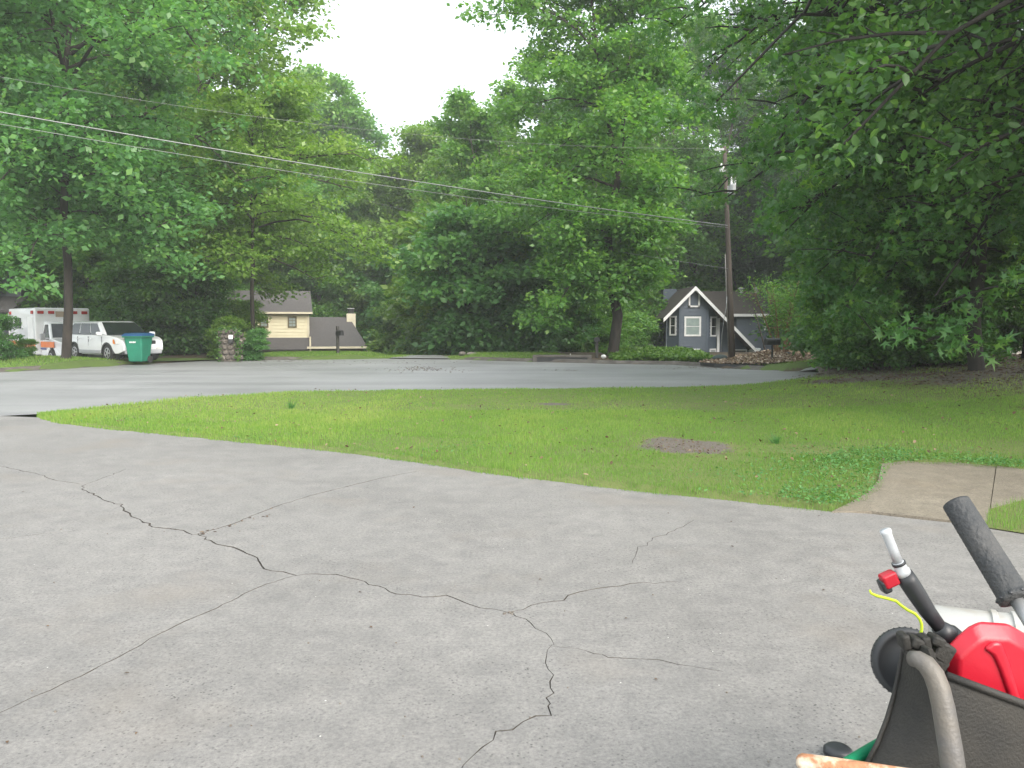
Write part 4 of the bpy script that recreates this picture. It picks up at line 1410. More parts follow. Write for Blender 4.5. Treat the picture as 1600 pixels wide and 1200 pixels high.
# ------------------------------------------------------------------ utility pole and wires
MT['pole_wood'] = M('pole_wood', (0.10, 0.078, 0.062), (0.058, 0.046, 0.039), 5, 0.85, bump=0.5, bscale=20, stretch=(1, 1, .12))
MT['galv'] = M('galvanised', (0.45, 0.46, 0.47), (0.32, 0.33, 0.34), 8, 0.45, 0.6)
MT['porcelain'] = M('porcelain', (0.75, 0.75, 0.74), (0.6, 0.6, 0.6), 8, 0.25)
MT['tube_conduit'] = M('conduit_grey', (0.2, 0.19, 0.18), (0.14, 0.13, 0.12), 8, 0.6)
MT['wire'] = M('wire', (0.25, 0.26, 0.26), (0.19, 0.19, 0.19), 8, 0.5, 0.2)
PY = 33.0
pb = D(1144.5, 562, PY)
pbz = pb.z
pt_ = D(1132, 229, PY)
up = thing('utility_pole', 'leaning brown wooden utility pole with a pale transformer by the mulch bed', 'utility pole', (pb.x, pb.y, pbz))
tx = pt_.x - pb.x
hgt = pt_.z - pbz
def ponp(f, dx=0, dy=0, dz=0):
    return (tx * f + dx, dy, hgt * f + dz)
MB().tube([ponp(-.04), ponp(.3), ponp(.7), ponp(1.0)], [0.125, .115, .095, .075], 12).build('pole', MT['pole_wood'], up, True)
ft = lambda py: (D(1140, py, PY).z - pbz) / hgt
arm = MB().box(ponp(ft(234), -.2, -.02), (.42, .09, .1)).build('arm', MT['galv'], up)
can_f = ft(297)
tr = MB().lathe([(0.0, -.2), (.11, -.19), (.125, -.16), (.125, .16), (.135, .18), (.135, .2), (.05, .23)], 16, ponp(can_f, .24, -.1)).build('transformer', MT['white_metal'], up, True)
for dx in (.18, .32):
    MB().lathe([(.045, .19), (.05, .3), (.03, .32), (.055, .36), (.03, .39), (.055, .43), (.02, .47), (.01, .52)], 10, ponp(can_f, dx, -.1)).build('bushing', MT['porcelain'], tr, True)
MB().box(ponp(can_f, .13, -.05), (.2, .08, .3)).build('bracket', MT['galv'], up)
for dx, f in ((-.2, ft(262)), (-.13, ft(266))):
    MB().lathe([(.02, -.2), (.05, -.16), (.03, -.12), (.05, -.07), (.03, -.03), (.05, .02), (.03, .06), (.045, .1), (.015, .16)], 10, ponp(f, dx, -.1), (.15, 0, 1)).build('insulator', MT['porcelain'], up, True)
MB().box(ponp(ft(268), -.1, -.05), (.25, .07, .06)).build('bracket', MT['galv'], up)
MB().tube([ponp(-.02, -.17, -.06), ponp(.35, -.16, -.06), ponp(.5, -.15, -.05)], .024, 8).build('conduit', MT['tube_conduit'], up, True)
MB().tube([ponp(.3, -.16, -.1), ponp(.25, -.2, -.1), ponp(.2, -.3, -.1), ponp(.12, -.42, -.1), ponp(.04, -.48, -.1)], .012, 5).build('loose_wire', MT['galv'], up, True)

def wire(label, a, b, sag, r, group='overhead wires'):
    A, B = Vector(a), Vector(b)
    pts = []
    for i in range(33):
        s_ = i / 32
        q = A.lerp(B, s_)
        q.z -= sag * 4 * s_ * (1 - s_)
        pts.append(q)
    o = MB().tube(pts, r, 5).build('power_line', MT['wire'], None, True)
    tag(o, label, 'wire', group)
def poleat(py, dx=0):
    return D(1140, py, PY) + Vector((dx, -.15, 0))
def ext(px0, py0, y0, k=1.5):
    """carry a wire on beyond the left edge"""
    return D(px0, py0, y0)
wire('thick pale lower power cable, upper one of the close pair across the trees', poleat(353, -.12), D(-420, 99, 19.5), 0.22, .016)
wire('thin dark power wire just below the thick pale cable', poleat(356, -.12), D(-420, 118, 19.5), 0.34, .008)
wire('highest thin power wire crossing the crowns at upper left', poleat(233, -.35), D(-420, 38, 21), 0.85, .0045)
wire('faint far service wire in front of the woods at the centre', poleat(420, -.12), D(560, 310, 52), 0.25, .009)

# ------------------------------------------------------------------ vehicles
MT['car_white'] = M('white_car_paint', (0.74, 0.75, 0.77), (0.7, 0.71, 0.73), 2, 0.25, coat=0.6)
MT['rubber'] = M('tyre_rubber', (0.018, 0.018, 0.019), (0.03, 0.029, 0.028), 12, 0.85)
MT['alloy'] = M('alloy', (0.5, 0.5, 0.52), (0.4, 0.4, 0.42), 8, 0.35, 0.8)
MT['car_glass'] = M('car_glass', (0.02, 0.028, 0.03), (0.012, 0.016, 0.018), 2, 0.1, spec=0.3)
MT['lamp_glass'] = M('lamp_glass', (0.62, 0.62, 0.6), (0.42, 0.42, 0.42), 14, 0.12, spec=0.8)
MT['amber'] = M('amber_lens', (0.7, 0.25, 0.05), (0.6, 0.2, 0.04), 9, 0.2)
MT['dark_plastic'] = M('dark_plastic', (0.03, 0.032, 0.035), (0.045, 0.047, 0.05), 6, 0.6)
MT['lower_grey'] = M('silver_cladding', (0.34, 0.35, 0.37), (0.3, 0.31, 0.33), 3, 0.4)
MT['orange'] = M('orange_stripe', (0.80, 0.20, 0.035), (0.72, 0.17, 0.03), 3, 0.4)
MT['blue_stripe'] = M('blue_stripe', (0.06, 0.09, 0.28), (0.05, 0.07, 0.22), 3, 0.4)
MT['red_lens'] = M('red_lens', (0.42, 0.03, 0.03), (0.3, 0.02, 0.02), 7, 0.2)

def wheel(parent, x, y, r, wd, side):
    """side = +1/-1: the outer face"""
    wt = MB().lathe([(r * .6, -wd / 2), (r * .93, -wd / 2), (r, -wd * .36), (r, wd * .36), (r * .93, wd / 2), (r * .6, wd / 2)], 24, (x, y, r), (0, 1, 0)).build('wheel', MT['rubber'], parent, True)
    rim = MB()
    o = side * (wd / 2 - .03)
    rim.lathe([(r * .62, -.03), (r * .62, .03), (r * .54, .035), (r * .5, .0)], 20, (x, y + o, r), (0, side, 0))
    for k in range(5):
        a = k * 2 * math.pi / 5
        c_ = Vector((math.cos(a), 0, math.sin(a)))
        p_ = Vector((-math.sin(a), 0, math.cos(a)))
        b_ = Vector((x, y + o, r))
        rim.prism([b_ - p_ * r * .09, b_ + p_ * r * .09, b_ + c_ * r * .58 + p_ * r * .07, b_ + c_ * r * .58 - p_ * r * .07], (0, side * .035, 0))
    rim.lathe([(r * .16, 0), (r * .16, .04), (r * .08, .05)], 12, (x, y + o, r), (0, side, 0))
    rim.build('rim', MT['alloy'], wt)
    return wt

def profile_body(outline, wfun, taper_z=None):
    """extrude a side outline (x,z) to both sides; wfun(x,z) = half width"""
    mb = MB()
    n = len(outline)
    Lf = [(x, wfun(x, z), z) for x, z in outline]
    Rt = [(x, -wfun(x, z), z) for x, z in outline]
    mb.add(Lf + Rt, [tuple(range(n)), tuple(reversed(range(n, 2 * n)))] + [(i, n + i, n + (i + 1) % n, (i + 1) % n) for i in range(n)])
    return mb

def arch(cx, r, z0, n=9):
    return [(cx + r * math.cos(a), z0 + r * math.sin(a)) for a in [math.pi * i / (n - 1) for i in range(n)]]

# --- white SUV; x forward, y to its left
def make_suv(loc, rz, sc):
    t = thing('suv', 'white sport utility car parked behind the trunk and the green bin', 'car', loc, rz)
    t.scale = (sc, sc, sc * .9)
    fa, ra, wr, zc = 1.36, -1.36, 0.36, 0.36
    af = [(x, z) for x, z in arch(fa, .45, .34) if True]
    ar = arch(ra, .45, .34)
    outline = [(2.30, .46), (2.34, .62), (2.28, .80), (2.20, .90), (1.95, 1.0), (1.45, 1.08), (1.12, 1.10), (0.4, 1.10), (-1.0, 1.11), (-2.1, 1.12), (-2.27, 1.08), (-2.30, .8), (-2.32, .62), (-2.28, .42)]
    bottom = [(-2.0, .34)] + list(reversed(ar)) + [(-.8, .27), (.8, .27)] + list(reversed(af)) + [(2.0, .34)]
    pts = outline + bottom
    def wf(x, z):
        w = 0.93
        if x > 1.5:
            w -= 0.20 * ((x - 1.5) / .85) ** 2
        if x < -1.8:
            w -= 0.10 * ((-x - 1.8) / .5) ** 2
        if z > .95:
            w -= 0.03
        if z < .35:
            w -= .04
        return w
    profile_body(pts, wf).build('body', MT['car_white'], t, bevel=.035, seg=3, fix=True)
    MB().box((0, 0, .48), (4.3, 1.5, .35)).build('underbody', MT['dark_plastic'], t)
    # cabin
    zb, zt = 1.09, 1.72
    low = [(1.12, .86), (-2.22, .84)]
    B4 = [(1.15, .87, zb), (1.15, -.87, zb), (-2.24, -.84, zb), (-2.24, .84, zb)]
    T4 = [(0.30, .70, zt - .03), (0.30, -.70, zt - .03), (-1.95, -.69, zt - .03), (-1.95, .69, zt - .03)]
    mb = MB()
    mid = [(-.8, .72, zt + .02), (-.8, -.72, zt + .02)]
    mb.add(B4 + T4, [(0, 1, 2, 3), (4, 7, 6, 5), (0, 4, 5, 1), (1, 5, 6, 2), (2, 6, 7, 3), (3, 7, 4, 0)])
    mb.build('cabin', MT['car_white'], t, bevel=.13, seg=5, fix=True)
    def face(A, Bq, Cq, Dq, u0, u1, v0, v1, off, nm, mat_, n=1):
        """patch of the quad A(bottom left) B(bottom right) C(top right) D(top left)"""
        A, Bq, Cq, Dq = map(Vector, (A, Bq, Cq, Dq))
        f = lambda u, v: A.lerp(Bq, u).lerp(Dq.lerp(Cq, u), v)
        nn = (Bq - A).cross(Dq - A).normalized()
        q = [f(u0[0], v0), f(u0[1], v0), f(u1[1], v1), f(u1[0], v1)]
        return MB().prism([p_ - nn * .02 for p_ in q], nn * (.02 + off)).build(nm, mat_, t)
    # windshield
    face(B4[1], B4[0], T4[0], T4[1], (.05, .95), (.07, .93), .05, .9, .012, 'windshield', MT['car_glass'])
    face(B4[3], B4[2], T4[2], T4[3], (.1, .9), (.12, .88), .15, .85, .012, 'rear_window', MT['car_glass'])
    for s_ in (1, -1):
        if s_ > 0:
            A, Bq, Cq, Dq = B4[0], B4[3], T4[3], T4[0]
        else:
            A, Bq, Cq, Dq = B4[1], B4[2], T4[2], T4[1]
        for (a0_, a1_, b0_, b1_) in ((.09, .335, .08, .31), (.36, .63, .335, .63), (.66, .93, .66, .90)):
            AA, BB, CC, DD = (A, Bq, Cq, Dq) if s_ > 0 else (A, Bq, Cq, Dq)
            A_, B_, C_, D_ = map(Vector, (AA, BB, CC, DD))
            f = lambda u, v: A_.lerp(B_, u).lerp(D_.lerp(C_, u), v)
            nn = (B_ - A_).cross(D_ - A_).normalized()
            if nn.y * s_ < 0:
                nn = -nn
            q = [f(a0_, .08), f(a1_, .08), f(b1_, .84), f(b0_, .84)]
            MB().prism([p_ - nn * .02 for p_ in q], nn * .034).build('side_window', MT['car_glass'], t)
        # mirror, handles, door seams, cladding, lamps
        MB().box((1.0, s_ * 1.02, 1.16), (.14, .22, .17)).build('mirror', MT['car_white'], t, bevel=.05, seg=3)
        for xh in (.05, -.95):
            MB().box((xh, s_ * .945, .95), (.2, .05, .045)).build('door_handle', MT['car_white'], t, bevel=.012)
        for xs_ in (.98, -.12, -1.02):
            MB().box((xs_, s_ * .925, .68), (.012, .02, .72)).build('door_seam', MT['dark_plastic'], t)
        MB().box((0, s_ * .93, .40), (1.8, .05, .16)).build('rocker_panel', MT['lower_grey'], t, bevel=.02)
        MB().prism([(1.92, s_ * .86, .74), (2.24, s_ * .66, .72), (2.22, s_ * .66, .9), (1.85, s_ * .87, .95)], (.04, s_ * .03, .0)).build('headlight', MT['lamp_glass'], t, bevel=.015, fix=True)
        MB().prism([(1.80, s_ * .885, .76), (1.92, s_ * .868, .74), (1.85, s_ * .882, .93), (1.80, s_ * .89, .92)], (.02, s_ * .03, 0)).build('indicator', MT['amber'], t, fix=True)
        MB().lathe([(.08, 0), (.08, .03), (.05, .035)], 12, (2.30, s_ * .55, .55), (1, 0, 0)).build('fog_lamp', MT['lamp_glass'], t)
        MB().box((-2.27, s_ * .78, .95), (.08, .14, .4)).build('tail_lamp', MT['red_lens'], t, bevel=.02)
        for xw in (fa, ra):
            a_ = arch(xw, .47, .34, 13)
            b_ = arch(xw, .40, .34, 13)
            mb = MB()
            ring = [(x, s_ * (.935 - (0.20 * max(0, (x - 1.5) / .85) ** 2)), z) for x, z in a_] + [(x, s_ * (.935 - (0.20 * max(0, (x - 1.5) / .85) ** 2)), z) for x, z in reversed(b_)]
            nA = 13
            vs_ = ring + [(x, y - s_ * .06, z) for x, y, z in ring]
            fs_ = []
            for i in range(12):
                a, b, c, d = i, i + 1, 25 - i - 1, 25 - i
                fs_ += [(a, b, c, d), (a, b, b + 26, a + 26), (d, c, c + 26, d + 26)]
            mb.add(vs_, fs_)
            mb.build('wheel_arch', MT['dark_plastic'], t, fix=True)
            MB().lathe([(.43, -.12), (.43, .02)], 20, (xw, s_ * .72, .38), (0, s_, 0)).build('arch_liner', MT['dark_plastic'], t)
            wheel(t, xw, s_ * .80, wr, .23, s_)
    MB().box((2.27, 0, .80), (.1, .95, .16)).build('grille', MT['dark_plastic'], t, bevel=.03)
    MB().box((2.33, 0, .8), (.03, .16, .1)).build('badge', MT['alloy'], t, bevel=.02)
    MB().box((2.28, 0, .42), (.14, 1.4, .2)).build('bumper', MT['lower_grey'], t, bevel=.05, seg=3)
    MB().box((2.345, 0, .6), (.03, .32, .15)).build('number_plate', MT['trim_white'], t)
    return t
sx, sy = D(183, 560, 34.2).xy
make_suv((sx - .1, sy, float(H(sx, sy)) + .03), math.atan2(-.62, .785), 1.09)

# --- ambulance; x forward
def make_ambulance(loc, rz):
    t = thing('ambulance', 'white ambulance with an orange stripe and red roof lights behind the left tree', 'ambulance', loc, rz)
    W2 = 1.2
    MB().box((-1.9, 0, 1.62), (3.9, 2.4, 2.2)).build('box_body', MT['car_white'], t, bevel=.07, seg=3)
    MB().box((-1.9, 0, .5), (3.8, 2.2, .12)).build('underbody', MT['dark_plastic'], t)
    # cab
    outline = [(2.55, .45), (2.6, .8), (2.55, 1.12), (1.45, 1.30), (.78, 2.0), (.3, 2.08), (.06, 2.08), (.06, .4)] + [(.55, .36)] + list(reversed(arch(1.55, .5, .4))) + [(2.2, .4)]
    def wf(x, z):
        w = 1.0
        if z > 1.32:
            w -= .16 * (z - 1.32) / .75
        if x > 1.9:
            w -= .14 * ((x - 1.9) / .7) ** 2
        return w
    profile_body(outline, wf).build('cab', MT['car_white'], t, bevel=.05, seg=3, fix=True)
    A, B_, C_, D_ = Vector((1.42, -.9, 1.34)), Vector((1.42, .9, 1.34)), Vector((.84, .76, 1.95)), Vector((.84, -.76, 1.95))
    nn = (B_ - A).cross(D_ - A).normalized()
    MB().prism([p_ - nn * .02 for p_ in (A, B_, C_, D_)], nn * .05).build('windshield', MT['car_glass'], t, fix=True)
    for s_ in (1, -1):
        q = [(1.28, s_ * 1.0, 1.34), (.42, s_ * 1.0, 1.34), (.42, s_ * .865, 1.93), (.80, s_ * .865, 1.93)]
        MB().prism([(a, b - s_ * .02, c) for a, b, c in q], (0, s_ * .04, 0)).build('side_window', MT['car_glass'], t, fix=True)
        mi = MB().box((1.2, s_ * 1.24, 1.38), (.12, .2, .3)).build('mirror', MT['lower_grey'], t, bevel=.03)
        MB().tube([(1.15, s_ * .98, 1.25), (1.2, s_ * 1.22, 1.28)], .02, 6).build('mirror_arm', MT['dark_plastic'], mi)
        MB().box((-1.9, s_ * 1.205, 1.0), (3.78, .02, .3)).build('orange_stripe', MT['orange'], t)
        MB().box((1.3, s_ * 1.0, 1.02), (1.16, .02, .26)).build('orange_stripe', MT['orange'], t)
        MB().box((.42, s_ * 1.003, 1.02), (.58, .02, .26)).build('orange_stripe', MT['orange'], t)
        MB().box((.45, s_ * 1.004, .82), (.7, .02, .08)).build('blue_stripe', MT['blue_stripe'], t)
        MB().box((-1.9, s_ * 1.206, .8), (3.7, .02, .06)).build('blue_stripe', MT['blue_stripe'], t)
        MB().box((-.6, s_ * 1.205, 1.75), (.75, .02, 1.1)).build('compartment_door', MT['trim_white'], t, bevel=.008)
        MB().box((-2.4, s_ * 1.205, 2.0), (.9, .02, .5)).build('side_window', MT['car_glass'], t)
        for x_ in (-.25, -3.55):
            MB().box((x_, s_ * 1.22, 2.5), (.24, .06, .16)).build('warning_light', MT['red_lens'], t, bevel=.02)
        MB().box((2.5, s_ * .74, .95), (.16, .26, .2)).build('headlight', MT['lamp_glass'], t, bevel=.03)
        for x_ in (1.55, -2.3):
            wheel(t, x_, s_ * .92, .4, .26, s_)
            MB().lathe([(.47, -.14), (.47, .0)], 20, (x_, s_ * .84, .42), (0, s_, 0)).build('arch_liner', MT['dark_plastic'], t)
    for y_ in (-.95, -.5, .5, .95):
        MB().box((.075, y_, 2.5), (.07, .26, .14)).build('warning_light', MT['red_lens'], t, bevel=.02)
    MB().box((.075, 0, 2.42), (.05, .62, .26)).build('name_panel', M('tan_panel', (.35, .27, .2), None, 3, .6), t)
    MB().box((2.6, 0, .88), (.06, 1.1, .3)).build('grille', MT['dark_plastic'], t, bevel=.03)
    MB().box((2.66, 0, .55), (.18, 1.9, .24)).build('bumper', MT['alloy'], t, bevel=.04)
    return t
ax, ay = D(100, 555, 38.0).xy
make_ambulance((ax, ay, float(H(ax, ay)) - .1), rad(-43))

# --- white van, far left
vx, vy = D(-12, 550, 39.5).xy
def make_van(loc, rz):
    t = thing('van', 'white van mostly cut off by the left edge behind a bush', 'van', loc, rz)
    outline = [(2.3, .4), (2.36, .8), (2.2, 1.05), (1.6, 1.2), (1.05, 1.9), (.7, 2.0), (-2.2, 2.0), (-2.35, 1.9), (-2.4, .5), (-2.1, .36)] + list(reversed(arch(-1.4, .45, .36))) + list(reversed(arch(1.5, .45, .36)))
    profile_body(outline, lambda x, z: .98 - (.12 * (z - 1.1) if z > 1.1 else 0)).build('body', MT['car_white'], t, bevel=.06, seg=3, fix=True)
    for s_ in (1, -1):
        for x0_, x1_ in ((.2, 1.0), (-1.0, 0), (-2.1, -1.2)):
            MB().prism([(x0_, s_ * .955, 1.25), (x1_ + (.25 if x1_ == 1.0 else 0), s_ * .955, 1.25), (x1_, s_ * .9, 1.8), (x0_, s_ * .9, 1.8)], (0, s_ * .02, 0)).build('side_window', MT['car_glass'], t, fix=True)
        for x_ in (1.5, -1.4):
            wheel(t, x_, s_ * .86, .35, .22, s_)
    MB().prism([(1.62, -.85, 1.24), (1.62, .85, 1.24), (1.12, .78, 1.86), (1.12, -.78, 1.86)], (.03, 0, .02)).build('windshield', MT['car_glass'], t, fix=True)
make_van((vx - 1.0, vy, float(H(vx, vy)) + .0), math.atan2(-.5, .8))

# --- wheeled rubbish bin on the left verge
MT['bin_green'] = M('bin_green', (0.02, 0.20, 0.125), (0.014, 0.15, 0.095), 2, 0.45)
MT['bin_lid'] = M('bin_lid_blue', (0.03, 0.11, 0.26), (0.02, 0.08, 0.2), 2, 0.4)
bX, bY = D(217, 560, 32.2).xy
bt = thing('wheelie_bin', 'green wheeled rubbish bin with a blue lid in front of the white car', 'bin', (bX, bY, float(H(bX, bY)) - .05), rad(-6))
bt.scale = (1.12, 1.12, 1.06)
mb = MB()
mb.add([(-.25, -.24, .06), (.25, -.24, .06), (.27, .26, .06), (-.27, .26, .06), (-.34, -.36, 1.0), (.34, -.36, 1.0), (.34, .38, 1.0), (-.34, .38, 1.0)],
       [(3, 2, 1, 0), (0, 1, 5, 4), (1, 2, 6, 5), (2, 3, 7, 6), (3, 0, 4, 7), (4, 5, 6, 7)])
mb.build('body', MT['bin_green'], bt, bevel=.05, seg=3)
MB().box((0, 0, 1.0), (.76, .82, .06)).build('rim', MT['bin_green'], bt, bevel=.02)
mb = MB()
mb.prism([(-.38, -.43, 1.03), (-.38, .40, 1.03), (-.38, .44, 1.1), (-.38, .2, 1.15), (-.38, -.25, 1.13), (-.38, -.43, 1.06)], (.76, 0, 0))
mb.build('lid', MT['bin_lid'], bt, bevel=.02, fix=True)
MB().tube([(-.28, .42, 1.02), (-.28, .52, 1.05), (.28, .52, 1.05), (.28, .42, 1.02)], .02, 8).build('handle', MT['bin_green'], bt, True)
for s_ in (-1, 1):
    MB().lathe([(.06, -.03), (.13, -.03), (.14, -.02), (.14, .02), (.13, .03), (.06, .03)], 18, (s_ * .3, .22, .14), (1, 0, 0)).build('wheel', MT['rubber'], bt, True)
mk = MB()
for i, w_ in enumerate((.045, .03, .05, .04)):
    mk.box((-.10 + i * .062, -.347 - .004, .80), (w_ * .95, .012, .055), (-rad(7), 0, 0))
mk.build('mould_mark', MT['trim_white'], bt)

# ------------------------------------------------------------------ mailboxes, pillar, post, drain
def mailbox_dark(name, label, loc, rz, ph, pw, bsz, bz_, mat_post, bdx=0.0, rise=0.0):
    t = thing(name, label, 'mailbox', loc, rz)
    MB().box((0, 0, ph / 2 - .05), (pw, pw, ph + .1)).build('post', mat_post, t, bevel=.008)
    L_, Wd, Hh = bsz
    mb = MB()
    prof = [(-Wd / 2, 0), (Wd / 2, 0)] + [(Wd / 2 * math.cos(a), Hh - Wd / 2 + Wd / 2 * math.sin(a)) for a in [math.pi * i / 8 for i in range(9)]]
    mb.prism([(bdx - L_ / 2, y_, bz_ + z_) for y_, z_ in prof], (L_, 0, 0))
    b_ = mb.build('box', MT['black_metal'], t, bevel=.006, fix=True)
    MB().prism([(bdx - L_ / 2 - .015, y_ * .96, bz_ + .005 + z_ * .97) for y_, z_ in prof], (.013, 0, 0)).build('door', MT['black_metal'], b_, fix=True)
    MB().box((bdx + .05, -Wd / 2 - .012, bz_ + Hh * .6), (.02, .012, Hh * .5)).build('flag', MT['red_lens'] if False else MT['dark_plastic'], b_)
    return t
x_, y_, z_ = at(528, 552, 40)
mailbox_dark('mailbox', 'black mailbox on a tall dark post before the grey wing roof', (x_, y_, D(528, 552, 40).z - .03), rad(-50), 1.38, .12, (.48, .2, .26), .92, MT['weathered_wood'], .22)
x_, y_, z_ = at(1206, 576, 29.6)
mailbox_dark('mailbox', 'black mailbox on a thin black post in front of the wood chip bed', (x_, y_, D(1206, 577, 29.6).z), rad(14), .9, .055, (.55, .22, .25), .90, MT['black_metal'])
mailbox_dark('mailbox', 'short dark mailbox post left of the centre tree trunk', (*at(932.5, 558, 37.2)[:2], D(932.5, 558, 37.2).z), rad(80), .74, .13, (.44, .24, .22), .72, MT['weathered_wood'])

# stone pillar with a mailbox set in it
MT['stone'] = M('fieldstone', (0.15, 0.13, 0.11), (0.075, 0.066, 0.06), 5, 0.9, bump=0.6, bscale=20)
MT['stone_pale'] = M('fieldstone_pale', (0.21, 0.19, 0.16), (0.13, 0.115, 0.1), 5, 0.9, bump=0.6, bscale=20)
MT['mortar'] = M('mortar', (0.13, 0.115, 0.10), (0.09, 0.08, 0.07), 9, 0.95, bump=.5)
qx, qy = D(361, 562, 35.6).xy
qz = D(361, 563, 35.6).z
sp = thing('stone_pillar', 'rough fieldstone mailbox pillar beside the slender tree', 'mailbox pillar', (qx, qy, qz), rad(8))
MB().box((0, 0, .62), (.82, .7, 1.3)).build('core', MT['mortar'], sp)
rg2 = random.Random(5)
for face_i, (ux, uy, nx_, ny_, hw) in enumerate(((1, 0, 0, -1, .44), (0, 1, -1, 0, .37), (0, 1, 1, 0, .37), (1, 0, 0, 1, .44))):
    zc_ = .02
    row = 0
    while zc_ < 1.16:
        hh = rg2.uniform(.16, .26)
        u = -hw + rg2.uniform(-.04, .02)
        while u < hw - .05:
            ww = rg2.uniform(.15, .3)
            uc = u + ww / 2
            if not (face_i == 0 and abs(uc - .1) < .16 and .75 < zc_ + hh / 2 < 1.05):
                dp = (.40 if face_i in (0, 3) else .44) - (.05)
                c_ = (ux * uc + nx_ * dp, uy * uc + ny_ * dp, zc_ + hh / 2)
                dims = (ww * .98 if ux else .2, ww * .98 if uy else .2, hh * .98)
                MB().rock(c_, tuple(d_ * 1.12 for d_ in dims), rg2.randrange(9999), .12, 1).build('stone', MT['stone_pale'] if rg2.random() < .1 else MT['stone'], sp)
            u += ww
        zc_ += hh
        row += 1
for i in range(5):
    MB().rock((rg2.uniform(-.3, .3), rg2.uniform(-.25, .25), 1.27 + rg2.uniform(-.03, .06)), (.42, .4, .22), 40 + i, .14, 1).build('cap_stone', MT['stone'], sp)
MB().box((.1, -.40, .86), (.2, .22, .2)).build('mailbox_mouth', MT['black_metal'], sp, bevel=.02)
MB().box((.1, -.47, 1.04), (.17, .03, .18), (rad(-8), 0, 0)).build('paper_sign', MT['trim_white'], sp)

rv = np.random.RandomState(9)
n_ = 420
sd_ = rv.choice([-1, 1], n_, p=[.35, .65])
Cv = np.column_stack([sd_ * rv.uniform(.28, .52, n_), -.42 - .08 * rv.rand(n_), rv.uniform(0, 1.35, n_) ** 1.1])
Cv[: 120] = np.column_stack([rv.uniform(-.5, .5, 120), -.3 + rv.uniform(-.2, .3, 120), 1.28 + .15 * rv.rand(120)])
link('vine', leaves_mesh('vine', Cv, rv.normal(0, 1, Cv.shape), .11, rv, 'diamond', .3), MT['leaf_dark'], sp)

# storm drain in the kerb
dx0, dx1 = D(836, 566, 35).x, D(921, 566, 35).x
sdn = thing('storm_drain', 'long concrete storm drain inlet with a dark mouth in the far kerb', 'storm drain', ((dx0 + dx1) / 2, 35.1, 0), rad(-4))
Ld = dx1 - dx0
MB().box((0, .25, .24), (Ld + .2, 1.0, .09)).build('top_slab', MT['kerb'], sdn, bevel=.02)
MB().box((0, -.06, .09), (Ld - .15, .35, .22)).build('mouth', MT['black_metal'], sdn)  # solid black block, its colour standing in for the shade inside the inlet
for s_ in (-1, 1):
    MB().box((s_ * (Ld / 2), -.05, .1), (.18, .42, .22)).build('jamb', MT['kerb'], sdn, bevel=.015)

# boulders
MT['boulder'] = M('boulder_stone', (0.13, 0.135, 0.14), (0.07, 0.075, 0.075), 4, 0.85, bump=0.6, bscale=12)
MT['boulder_green'] = M('boulder_mossy', (0.05, 0.075, 0.07), (0.035, 0.045, 0.045), 4, 0.85, bump=0.6, bscale=12)
def boulder(label, px, py, y, d, seed, mat_, group=None, name='boulder'):
    p_ = D(px, py, y)
    o = MB().rock((0, 0, 0), d, seed, .13, 3).build(name, mat_, None, True)
    o.location = (p_.x, p_.y, p_.z + d[2] * .33)
    tag(o, label, 'boulder', group)
gB = 'boulders in the wood chip bed'
boulder('dark greenish boulder at the left end of the wood chip bed', 1124.5, 563, 32.2, (.62, .5, .3), 1, MT['boulder_green'], gB)
boulder('round brownish boulder right beside the thin black mailbox post', 1221, 575, 29.9, (.58, .5, .36), 2, MT['stone'], gB)
boulder('large grey boulder toward the right end of the wood chip bed', 1248, 566, 31.5, (.58, .5, .36), 3, MT['boulder'], gB)
boulder('small black boulder at the foot of the crape myrtle', 1229, 564, 31.8, (.3, .3, .42), 4, MT['boulder_green'], gB)
boulder('long flat boulder at the back of the bed under the long roof slope', 1197, 557, 34.2, (.75, .5, .26), 6, MT['boulder'], gB)
boulder('low flat stone lying left of the long flat boulder', 1182, 556, 34.6, (.4, .4, .2), 7, MT['stone'], gB)
boulder('left one of two pale stones on the verge at the wood edge', 722, 555, 39.5, (.34, .3, .22), 8, MT['stone_pale'], 'stones on the verge')
boulder('right, longer one of two pale stones on the verge at the wood edge', 738, 555, 39.3, (.5, .3, .2), 9, MT['stone_pale'], 'stones on the verge')
boulder('white lump between the short post and the centre tree trunk', 943, 559.5, 36.6, (.22, .2, .18), 10, MT['trim_white'])
boulder('yellowish rock at the foot of the stone mailbox pillar', 342, 562.5, 35.6, (.24, .2, .18), 11, MT['stone_pale'])
o = MB().rock((0, 0, .06), (.1, .08, .08), 3, .2, 1).rock((.0, 0, .1), (.04, .04, .1), 4, .1, 1).build('litter_scrap', MT['trim_white'], None)
o.location = at(891, 557, 36.3)
o.location.z = D(891, 557.5, 36.3).z
tag(o, 'small white scrap on the storm drain slab', 'litter')

# wood chip bed
bed = [(1098, 573.5), (1120, 575.5), (1160, 577), (1205, 579), (1240, 579), (1292, 578.5)]
bedf = [tuple(Vector(q) + Vector((0.05, .55))) for q in G2(bed)]
BED = bedf + [(12.9, 31.5), (13.4, 35.0), (11.5, 36.5), (9.6, 36.0), (8.6, 33.8)]
def bed_z(x, y):
    d_ = dist_line(x, y, BED + [BED[0]])
    return H(x, y) * .6 + .03 + .36 * sstep(0, 3.2, d_) + 0.10 + .02 * vnoise(x, y, 3, 8)
fill_poly('chip_bed', BED, .3, bed_z, MT['litter'] if False else M('bed_soil', (.12, .08, .055), (.2, .14, .1), 9, .95, pos=True))
rgn = np.random.RandomState(8)
P_ = np.array(BED)
x_ = rgn.uniform(P_[:, 0].min(), P_[:, 0].max(), 16000)
y_ = rgn.uniform(P_[:, 1].min(), P_[:, 1].max(), 16000)
k_ = in_poly(x_, y_, BED)
x_, y_ = x_[k_], y_[k_]
